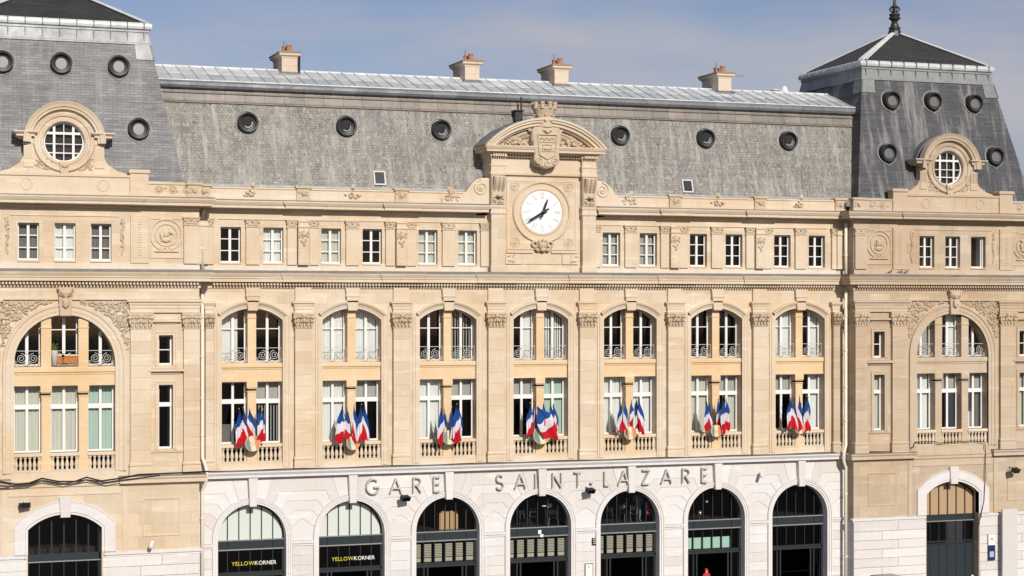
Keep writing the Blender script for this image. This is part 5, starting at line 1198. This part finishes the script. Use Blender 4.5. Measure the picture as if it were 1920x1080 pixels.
for i in range(7):
    sx, sz = at(SHD[i][0], SHD[i][1], -0.55); r_ = SHD[i][2]
    t = thing('flag_shield', 'round tricolour shield with gold RF '+WHERE[i], 'shield', (sx, -0.55, sz-r_), 'round flag-holder shields on the balustrades')
    tilt = R(-12+5*(i % 3))
    def disc_part(x0, x1, nm, m_):
        p = []
        for k in range(13): x = x0+(x1-x0)*k/12; p.append((x, -math.sqrt(max(0, r_*r_*0.9-x*x))))
        for k in range(13): x = x1+(x0-x1)*k/12; p.append((x, math.sqrt(max(0, r_*r_*0.9-x*x))))
        o = MB().prism([(x*1.0, z) for x, z in p], -0.03, 0.02).obj(nm, m_, t); o.location = (0, 0, r_); o.rotation_euler = (0, tilt, 0)
    q = r_*0.948
    disc_part(-q, -q*0.36, 'blue_field', 'sh_b'); disc_part(-q*0.36, q*0.30, 'white_field', 'sh_w'); disc_part(q*0.30, q, 'red_field', 'sh_r')
    b = MB(); torus(b, 0, 0, 0, r_*0.97, 0.03, 32, 6); o = b.obj('rim', 'sh_g', t); o.location = (0, 0, r_)
    o = link('monogram', RFM, t, (0, -0.035, r_*0.72)); o.rotation_euler = (R(90), 0, 0); o.scale = (r_/0.36,)*3
    MB().tube([(0, 0.0, r_), (0, 0.62, r_)], 0.05, 6).obj('bracket', 'darkiron', t)
    for n_, (tp, bt, wd, k) in enumerate(FL[i]):
        lab = 'tricolour flag '+WHERE[i]+', '+(ORD[4-n_]+' from the clock side' if i < 3 else ORD[n_]+' from the clock side' if i > 3 else ORD[n_]+' from the letter S side')
        y = -0.40-rnd.random()*0.30
        flag(at(*tp, y-0.2), at(*bt, y), wd*(0.72+0.2*rnd.random()), k*1.5+(rnd.random()-0.5)*0.3, (sx, sz), lab, y, ph=rnd.random()*6)
sx, sz = at(1016, 816, -0.3)
t_ = at(1006, 763, -0.75); b_ = at(1036, 818, -0.7)
flag(t_, b_, 1.0, 0.05, (sx, sz), 'wide spread tricolour flag across the round shield directly below the clock', -0.70, amp=0.09, ph=1.2)

# downpipes
def downpipe(label, x, y, segs, dirn):
    t = thing('downpipe', label, 'drainpipe', (x, y, 0.13), 'cream downpipes in the corners beside the pavilions')
    for pts in segs: MB().tube([(a-x, b_-y, c_-0.13) for a, b_, c_ in pts], 0.085, 10).obj('pipe', 'pipe', t, True)
    for z in (2.2, 5.6, 9.6, 11.4, 13.4, 15.3, 18.6): MB().lathe([(0.10, -0.04), (0.11, -0.03), (0.11, 0.03), (0.10, 0.04)], (0, 0, z-0.13), 10).box(-0.02, 0.02, 0.05, 0.5, z-0.16, z-0.11).obj('bracket', 'pipe', t)
    return t
xl_, yl_ = -17.46, -0.16
downpipe('cream downpipe in the corner of the pavilion with window planters', xl_, yl_, [[(xl_, yl_, 0.13), (xl_, yl_, 6.9), (xl_+0.02, yl_-0.02, 7.05), (xl_+0.12, -0.55, 7.45), (xl_+0.14, -0.6, 7.85), (xl_+0.10, -0.45, 8.15), (xl_, yl_-0.05, 8.5), (xl_, yl_, 8.7), (xl_, yl_, 16.66)], [(xl_, yl_, 17.5), (xl_, yl_, 20.1), (xl_+0.02, yl_-0.08, 20.35), (xl_+0.06, yl_-0.22, 20.5)]], 1)
xr_, yr_ = 17.56, -0.45
downpipe('cream downpipe in the corner of the pavilion with the blue notice sign', xr_, yr_, [[(xr_, yr_, 0.13), (xr_, yr_, 6.9), (xr_-0.02, yr_-0.05, 7.05), (xr_-0.22, -0.62, 7.4), (xr_-0.24, -0.66, 7.85), (xr_-0.05, -0.55, 8.3), (xr_, yr_, 8.6), (xr_, yr_, 16.66)], [(xr_, yr_, 17.5), (xr_, yr_, 20.35)]], -1)

# cables
def cable(label, pts, r_=0.025):
    v = [Vector(p) for p in pts]; dn = []
    for a, b_ in zip(v[:-1], v[1:]):
        for k in range(4): dn.append(a.lerp(b_, k/4))
    dn.append(v[-1]); o = v[0]
    tag(MB().tube([p-o for p in dn], r_, 5).obj('cable', 'black', None, False, tuple(o)), label, 'cable')
yy = PY-0.36
cable('black cable sagging along the string course below the balustrade of the pavilion with planters', [(lambda q: (q[0], yy, q[1]))(at(px_, py_, yy)) for px_, py_ in ((-40, 900), (0, 903), (30, 908), (55, 906), (78, 897), (110, 903), (140, 903), (162, 895), (190, 902), (225, 897), (260, 890), (330, 887), (392, 884))], 0.04)
cable('second thin black cable looping below the first on the pavilion with planters', [(lambda q: (q[0], yy-0.03, q[1]))(at(px_, py_, yy)) for px_, py_ in ((-40, 906), (15, 911), (50, 909), (78, 900), (120, 907), (162, 899), (200, 905), (230, 900), (300, 891))], 0.022)
cable('thin black cable lying along the white arcade cornice', [(x, -0.36+0.02*math.sin(x*2), 7.87+0.02*math.sin(x*1.3)) for x in [-17.2+0.9*k for k in range(39)]], 0.022)
yy = PY-0.12
cable('black cable run along the balustrade and down beside the gate with tan panes', [(lambda q: (q[0], yy, q[1]))(at(px_, py_, yy)) for px_, py_ in ((1605, 847), (1650, 847), (1700, 847), (1712, 838), (1716, 829), (1750, 828), (1760, 831), (1790, 829), (1820, 827), (1847, 829), (1848, 850), (1847, 900), (1845, 940), (1838, 972), (1835, 985))], 0.024)

# lamps and cameras
def floodlight(px_, py_, y, label, ang):
    x, z = at(px_, py_, y); t = thing('floodlight', label, 'floodlight', (x, y, z-0.2), 'black floodlights on the facade')
    o = MB().box(-0.22, 0.22, -0.14, 0.10, 0.0, 0.20).box(-0.25, 0.25, -0.17, -0.14, -0.02, 0.22).obj('housing', 'black', t); o.rotation_euler = (ang, 0, R(18))
    MB().tube([(0, 0.05, 0.1), (0, 0.2, 0.16), (0, -y-0.02 if y > -0.9 else PY-y, 0.2)], 0.03, 6).obj('bracket', 'darkiron', t)
    MB().box(-0.19, 0.19, -0.18, -0.17, 0.02, 0.18).obj('lens', 'glassd', o)
floodlight(758, 929, -0.5, 'black floodlight just below the letter A of the first word', R(25)); floodlight(1105, 915, -0.5, 'black floodlight under the hyphen of the lettering', R(25))
floodlight(45, 943, PY-0.3, 'black floodlight above the arched gate of the pavilion with planters', R(0)); floodlight(1902, 877, PY-0.5, 'black floodlight high beside the white hoarding', R(30))
def seccam(px_, py_, y, label, yw):
    x, z = at(px_, py_, y); t = thing('security_camera', label, 'camera', (x, y, z-0.15))
    o = MB().lathe([(0.08, -0.25), (0.10, -0.22), (0.10, 0.2), (0.07, 0.22)], (0, 0, 0), 10, 'y').obj('housing', 'paint', t, False, (0, 0, 0.15)); o.rotation_euler = (R(25), 0, R(-20))
    MB().tube([(0, 0.05, 0.1), (0, 0.1, 0.0), (0, yw-y, 0.0)], 0.03, 6).obj('bracket', 'paintg', t)
seccam(284, 1021, PY-0.4, 'white security camera on the white string of the pavilion with planters', PY); seccam(1428, 890, -0.4, 'white security camera above the pier beyond the lettering', 0.0)

# notices
def board(name, label, cat, px0, py0, px1, py1, y, th, m_, grp=None):
    x0, z1 = at(px0, py0, y); x1, z0 = at(px1, py1, y)
    t = thing(name, label, cat, ((x0+x1)/2, y, z0), grp); MB().box(-(x1-x0)/2, (x1-x0)/2, 0, th, 0, z1-z0).obj('board', m_, t); return t, x1-x0, z1-z0
M['navy'] = mat('navy_enamel', (0.02, 0.025, 0.09), 0.4); M['pale_blue'] = mat('pale_blue_print', (0.35, 0.42, 0.60), 0.5)
t, w_, h_ = board('notice_sign', 'tall notice sign, white above navy blue, on the pier beside the gate', 'sign', 1853, 1002, 1866, 1050, PY-0.12, 0.06, 'navy')
MB().box(-w_/2+0.001, w_/2-0.001, -0.012, 0.0, h_*0.58, h_-0.002).obj('white_header', 'paint', t); MB().box(-w_*0.3, w_*0.3, -0.012, 0, h_*0.12, h_*0.34).obj('printed_sheet', 'pale_blue', t); MB().bar((-0.08, h_*0.78), (0.0, h_*0.86), 0.03, -0.02, -0.011).bar((0.0, h_*0.86), (0.09, h_*0.76), 0.03, -0.021, -0.011).obj('logo', 'black', t)
t, w_, h_ = board('plaque', 'small dark square plaque on the pier between two station arches', 'sign', 1110, 1009, 1119, 1022, -0.05, 0.04, 'black')
for q in (0.2, 0.5, 0.78): MB().box(-w_*0.25, w_*0.3, -0.01, 0, h_*q, h_*q+0.04).obj('mark', 'paintg', t)
t, w_, h_ = board('notice_board', 'white framed notice low on the pier between two station arches', 'sign', 1097, 1057, 1112, 1095, -0.07, 0.05, 'black')
MB().box(-w_/2+0.03, w_/2-0.03, -0.01, 0, 0.03, h_-0.03).obj('white_sheet', 'paint', t); MB().box(-0.07, 0.06, -0.016, -0.011, h_*0.84, h_*0.86).box(-0.07, 0.0, -0.016, -0.011, h_*0.79, h_*0.81).obj('lettering', 'black', t)
t, w_, h_ = board('hoarding', 'plain white hoarding panel standing beside the pavilion base', 'panel', 1880, 955, 1908, 1150, PY-0.5, 0.12, 'paintg')
t, w_, h_ = board('door_sticker', 'small white double sticker on the dark band of the central arch', 'sign', 1009, 994, 1015, 1001, 0.44, 0.02, 'paint'); MB().box(0.03, 0.2, -0.003, 0.02, -0.17, -0.02).obj('lower_sheet', 'paint', t)

# pigeons on the gutter
for k, (px_, lab) in enumerate(((1668, 'grey pigeon standing upright on the gutter below the medallion'), (1687, 'grey pigeon crouching low on the gutter below the carved pilaster'), (1698, 'grey pigeon on the gutter nearest the attic window sill'))):
    x, z = at(px_, 512, PY-0.5); t = thing('pigeon', lab, 'bird', (x, PY-0.55, 17.56), 'pigeons on the main cornice')
    b = MB(); up = 0.5 if k != 1 else 0.05
    b.lump((0, 0, 0.13), (0.16, 0.07, 0.075), up); b.lump((0.10+0.02*k, 0, 0.23 if k != 1 else 0.18), (0.045, 0.04, 0.045)); b.lump((0.075, 0, 0.19), (0.06, 0.045, 0.06), 0.9); b.lump((-0.17, 0, 0.08 if k != 1 else 0.11), (0.10, 0.04, 0.025), up)
    b.tube([(0.14+0.02*k, 0, 0.225 if k != 1 else 0.17), (0.18+0.02*k, 0, 0.215 if k != 1 else 0.16)], [0.014, 0.004], 5)
    b.tube([(0.0, -0.02, 0.08), (0.0, -0.02, 0.0)], 0.008, 4).tube([(0.02, 0.02, 0.08), (0.02, 0.02, 0.0)], 0.008, 4); b.obj('body', 'gutter', t, True)

# planters in the lunette of the left pavilion
M['leaf'] = mat('leaf', (0.07, 0.12, 0.03), 0.7); M['rust'] = mat('terracotta_planter', (0.42, 0.17, 0.05), 0.8)
yp = PY+0.30
for k, (px_, w_, lab) in enumerate(((112, 0.40, 'short terracotta window planter behind the railing of the half-round window'), (131, 0.75, 'long terracotta window planter behind the railing of the half-round window'))):
    x, z = at(px_, 675, yp); t = thing('planter', lab, 'planter', (x, yp, 13.06)); MB().ring(-w_/2, w_/2, -0.06, 0.08, [(-0.03, 0.10), (0.0, 0.40), (0.02, 0.41), (0.02, 0.46), (-0.02, 0.46)]).obj('trough', 'rust', t)
    MB().box(-w_/2, w_/2, -0.05, 0.06, 0.455, 0.50).obj('edge', 'paint', t)
x, z = at(102, 665, yp); t = thing('flower_pot', 'white pot with a green plant behind the window railing', 'plant', (x, yp, 13.06))
MB().lathe([(0.12, 0.0), (0.17, 0.66), (0.18, 0.70), (0.14, 0.70)], (0, 0, 0), 12).obj('pot', 'paintg', t, True); b = MB()
for k in range(40):
    a = rnd.random()*6.28; r_ = rnd.random()*0.2; b.lump((math.cos(a)*r_, math.sin(a)*r_*0.6, 0.72+rnd.random()*0.3), (0.07, 0.03, 0.025), rnd.random()*3)
b.obj('leaves', 'leaf', t)

# ------------------------------------------------------------------ mezzanine: chairs, people, lamps, crate boards
MZ = 4.335
M['chrome'] = mat('chrome', (0.5, 0.5, 0.5), 0.25, 0.9); M['wood'] = mat('crate_wood', (0.62, 0.40, 0.22), 0.8)
x, z = at(842, 975, 1.4); t = thing('crate', 'open crate of upright pale wooden boards standing inside the station arch', 'crate', (x, 1.4, MZ))
for k in range(4): MB().box(-0.46+k*0.24, -0.25+k*0.24, 0, 0.06, 0.05, 0.98-0.03*(k % 2)).obj('board', 'wood', t)
MB().box(-0.5, 0.5, 0.06, 0.5, 0.0, 0.9).obj('back', 'wood', t)
def chair(px_, y, rot, label):
    x, z = at(px_, 985, y); t = thing('chair', label, 'chair', (x, y, MZ), 'cafe chairs on the mezzanine'); t.rotation_euler = (0, 0, rot)
    MB().box(-0.21, 0.21, -0.21, 0.21, 0.44, 0.47).obj('seat', 'black', t); MB().prism([(-0.2, 0.62), (0.2, 0.62), (0.18, 0.88), (-0.18, 0.88)], 0.20, 0.225).obj('backrest', 'black', t)
    for sx_ in (-1, 1):
        for sy in (-1, 1): MB().tube([(sx_*0.19, sy*0.19, 0.45), (sx_*0.23, sy*0.24, 0.0)], 0.014, 5).obj('leg', 'chrome', t)
        MB().tube([(sx_*0.19, 0.2, 0.45), (sx_*0.19, 0.215, 0.85)], 0.014, 5).obj('back_post', 'chrome', t)
for px_, y, rot, lab in ((985, 1.2, 0.6, 'black cafe chair with metal legs beside the standing person below the clock bay'), (1000, 1.9, -0.4, 'second black cafe chair below the clock bay, behind the first'), (1038, 1.2, 2.6, 'black cafe chair turned away beyond the standing person'), (1146, 1.2, 2.2, 'black cafe chair alone at the jamb of the arch beside the letter L'), (1172, 1.7, 0.3, 'black cafe chair under the white hanging lamps'), (1188, 1.3, -0.5, 'black cafe chair next to the person in blue grey')):
    chair(px_, y, rot, lab)
def body_mat(nm, legs, topc, skin, zs):
    m = mat(nm, topc, 0.85); t = m.node_tree; tcn = t.nodes.new('ShaderNodeTexCoord'); sp = t.nodes.new('ShaderNodeSeparateXYZ'); t.links.new(tcn.outputs['Object'], sp.inputs[0])
    dv = t.nodes.new('ShaderNodeMath'); dv.operation = 'DIVIDE'; dv.inputs[1].default_value = 2.0; t.links.new(sp.outputs['Z'], dv.inputs[0])
    r_ = t.nodes.new('ShaderNodeValToRGB'); r_.color_ramp.interpolation = 'CONSTANT'; e = r_.color_ramp.elements; e.new(0.5)
    for k, (p, c_) in enumerate(((0, legs), (zs[0]/2, topc), (zs[1]/2, skin))): e[k].position = p; e[k].color = (*c_, 1)
    t.links.new(dv.outputs[0], r_.inputs['Fac']); t.links.new(r_.outputs['Color'], t.nodes['Principled BSDF'].inputs['Base Color']); return m
def person(x, y, z, rot, label, topc, legs, hair, seated=False, hood=None):
    t = thing('person', label, 'person', (x, y, z), 'people at the arches'); t.rotation_euler = (0, 0, rot)
    dz = -0.42 if seated else 0.0
    V = {'pel': (0, 0, 0.95+dz), 'wa': (0, 0, 1.08+dz), 'ch': (0, 0.0, 1.30+dz), 'nk': (0, 0, 1.49+dz), 'hd': (0, -0.02, 1.58+dz), 'ht': (0, -0.02, 1.70+dz)}
    Rr = {'pel': 0.15, 'wa': 0.13, 'ch': 0.15, 'nk': 0.06, 'hd': 0.085, 'ht': 0.07}; E_ = [('pel', 'wa'), ('wa', 'ch'), ('ch', 'nk'), ('nk', 'hd'), ('hd', 'ht')]
    for s, n_ in ((-1, 'l'), (1, 'r')):
        if seated: pts = [('hp', (s*0.10, -0.02, 0.90+dz), .095), ('kn', (s*0.12, -0.45, 0.92+dz), .065), ('an', (s*0.12, -0.45, 0.08), .042), ('to', (s*0.12, -0.62, 0.04), .035)]
        else: pts = [('hp', (s*0.10, 0, 0.86), .095), ('kn', (s*0.11, -0.02, 0.48), .065), ('an', (s*0.11, 0.02, 0.09), .042), ('to', (s*0.12, -0.14, 0.04), .035)]
        pts2 = [('sh', (s*0.19, 0, 1.42+dz), .065), ('el', (s*0.25, 0.02, 1.14+dz), .048), ('wr', (s*0.22, -0.20, 1.02+dz), .034), ('fi', (s*0.20, -0.33, 1.02+dz), .022)]
        for chain, root in ((pts, 'pel'), (pts2, 'ch')):
            prev = root
            for nm, p, r_ in chain: V[n_+nm] = p; Rr[n_+nm] = r_; E_.append((prev, n_+nm)); prev = n_+nm
    keys = list(V); me = bpy.data.meshes.new('body'); me.from_pydata([V[k] for k in keys], [(keys.index(a), keys.index(b_)) for a, b_ in E_], [])
    me.materials.append(body_mat('clothes', legs, topc, (0.45, 0.28, 0.2), (0.92+dz, 1.50+dz)))
    o = link('body', me, t); sk = o.modifiers.new('skin', 'SKIN')
    if not me.skin_vertices: me.attributes
    lay = me.skin_vertices[0].data if me.skin_vertices else None
    if lay:
        for k, q in enumerate(keys): lay[k].radius = (Rr[q]*(1.15 if q in ('ch', 'pel', 'wa') else 1), Rr[q]); lay[k].use_root = (q == 'pel')
    sb_ = o.modifiers.new('sub', 'SUBSURF'); sb_.levels = 1; sb_.render_levels = 1
    b = MB().lump((0, 0.015, 1.66+dz), (0.105, 0.11, 0.10)); b.obj('hood' if hood else 'hair', hood or hair, t, True)
M['hair'] = mat('dark_hair', (0.03, 0.02, 0.015), 0.7); M['hood'] = mat('red_hood', (0.5, 0.02, 0.03), 0.85); M['sheet'] = mat('paper', (0.8, 0.8, 0.8), 0.8)
x, z = at(1026, 960, 1.5); person(x, 1.5, MZ, 0.5, 'person in dark clothes standing inside the central arch holding white sheets', (0.04, 0.04, 0.045), (0.03, 0.03, 0.035), 'hair')
tag(MB().box(-0.14, 0.14, -0.004, 0.004, 0, 0.2).box(-0.42, -0.17, 0.004, 0.01, 0.06, 0.13).obj('paper_sheet', 'sheet', None, False, (x+0.0, 1.14, MZ+0.98)), 'white paper sheets held by the person inside the central arch', 'paper')
x, z = at(1196, 960, 1.5); person(x, 1.5, MZ, 2.2, 'person in blue-grey coat standing inside the arch beside the letter Z', (0.26, 0.34, 0.43), (0.2, 0.26, 0.34), 'hair')
x, z = at(1213, 970, 1.1); person(x, 1.1, MZ, 1.4, 'seated person in a pinkish red jacket inside the arch beside the letter Z', (0.70, 0.08, 0.14), (0.35, 0.07, 0.11), 'hair', True)
x, z = at(1323, 1072, 0.2); person(x, 0.1, 0.13, 0.3, 'person in a red hooded jacket in the doorway below the mint panels', (0.5, 0.03, 0.04), (0.04, 0.04, 0.06), 'hair', False, 'hood')
for px_, py_, y, r_, lab in ((1170, 948, 2.0, 0.13, 'white globe lamp hanging lower inside the arch beside the letter Z'), (1193, 932, 2.2, 0.15, 'white globe lamp hanging higher inside the arch beside the letter Z'), (1312, 962, 1.2, 0.17, 'silver globe lamp standing low inside the arch with mint panels'), (1325, 940, 1.8, 0.08, 'small white globe lamp hanging inside the arch with mint panels')):
    x, z = at(px_, py_, y); t = thing('globe_lamp', lab, 'lamp', (x, y, z-r_), 'globe lamps on the mezzanine')
    MB().lathe([(r_*math.sin(R(a)), r_-r_*math.cos(R(a))) for a in range(6, 180, 18)], (0, 0, 0), 14).obj('globe', 'paint' if r_ != 0.17 else 'chrome', t, True)
    if r_ != 0.17: MB().tube([(0, 0, 2*r_), (0, 0, 7.29-z+r_)], 0.008, 4).obj('cord', 'black', t)
    else: MB().tube([(0, 0, 0.02), (0, 0, MZ-z+r_)], 0.015, 5).obj('stand', 'chrome', t)

# ------------------------------------------------------------------ parked car and bollards
M['carpaint'] = mat('black_car_paint', (0.012, 0.012, 0.014), 0.15, 0.2, 0.6); M['tyre'] = mat('tyre_rubber', (0.02, 0.02, 0.02), 0.9)
cxx = at(1685, 1074, -3.95)[0]; t = thing('parked_car', 'black car parked along the pavilion base', 'car', (cxx, -3.95, 0.0))
def loft(b, secs):
    n = len(secs[0]); vs = [p for s in secs for p in s]; fs = [tuple(range(n-1, -1, -1)), tuple((len(secs)-1)*n+k for k in range(n))]
    for k in range(len(secs)-1):
        for j in range(n): fs.append((k*n+j, k*n+(j+1) % n, (k+1)*n+(j+1) % n, (k+1)*n+j))
    return b.add(vs, fs)
def sec(x, zt, hw, zb=0.28, tw=None):
    tw = tw or hw*0.95; return [(x, -hw*0.95, zb), (x, -hw, 0.6), (x, -hw*0.98, zt*0.93), (x, -tw, zt), (x, tw, zt), (x, hw*0.98, zt*0.93), (x, hw, 0.6), (x, hw*0.95, zb)]
loft(MB(), [sec(-2.15, 0.62, 0.72), sec(-2.05, 0.85, 0.85), sec(-1.9, 0.98, 0.88), sec(-1.2, 1.0, 0.90), sec(0.9, 0.98, 0.90), sec(1.7, 0.90, 0.87), sec(2.05, 0.78, 0.8), sec(2.15, 0.6, 0.7)]).obj('body', 'carpaint', t, True)
def csec(x, z0, z1, hw, tw): return [(x, -hw, z0), (x, -tw, z1), (x, tw, z1), (x, hw, z0)]
loft(MB(), [csec(-1.75, 0.97, 1.0, 0.8, 0.78), csec(-1.35, 0.97, 1.50, 0.82, 0.66), csec(0.15, 0.97, 1.54, 0.82, 0.66), csec(1.05, 0.96, 0.99, 0.8, 0.76)]).obj('cabin_glass', 'glassd', t)
MB().ring(-1.33, 0.16, -0.655, 0.655, [(-0.01, 1.49), (0.03, 1.52), (0.0, 1.575), (-0.15, 1.60), (-0.35, 1.61)]).obj('roof', 'carpaint', t)
for sx_ in (-1.35, 1.3):
    for sy in (-0.78, 0.78):
        wl = MB().lathe([(0.2, -0.1), (0.31, -0.1), (0.33, -0.06), (0.33, 0.06), (0.31, 0.1), (0.2, 0.1)], (sx_, sy, 0.33), 18, 'y').obj('wheel', 'tyre', t); MB().lathe([(0.19, -0.104), (0.19, 0.104)], (sx_, sy, 0.33), 14, 'y').obj('rim', 'chrome', wl)
for sy in (-0.6, 0.6): MB().lump((2.08, sy, 0.68), (0.08, 0.14, 0.07)).obj('headlight', 'paint', t); MB().lump((-2.1, sy, 0.74), (0.05, 0.12, 0.08)).obj('tail_light', 'hood', t)
for px_, lab in ((1741, 'pale bollard at the gate, on the side of the parked car'), (1823, 'pale bollard at the gate, on the side of the notice sign')):
    x, z = at(px_, 1074, PY-0.4); t = thing('bollard', lab, 'bollard', (x, PY-0.4, 0.13), 'bollards at the gate'); MB().lathe([(0.09, 0.0), (0.09, 0.1), (0.06, 0.14), (0.055, 0.62), (0.075, 0.66), (0.085, 0.74), (0.05, 0.83)], (0, 0, 0), 12).obj('post', 'paint', t, True)
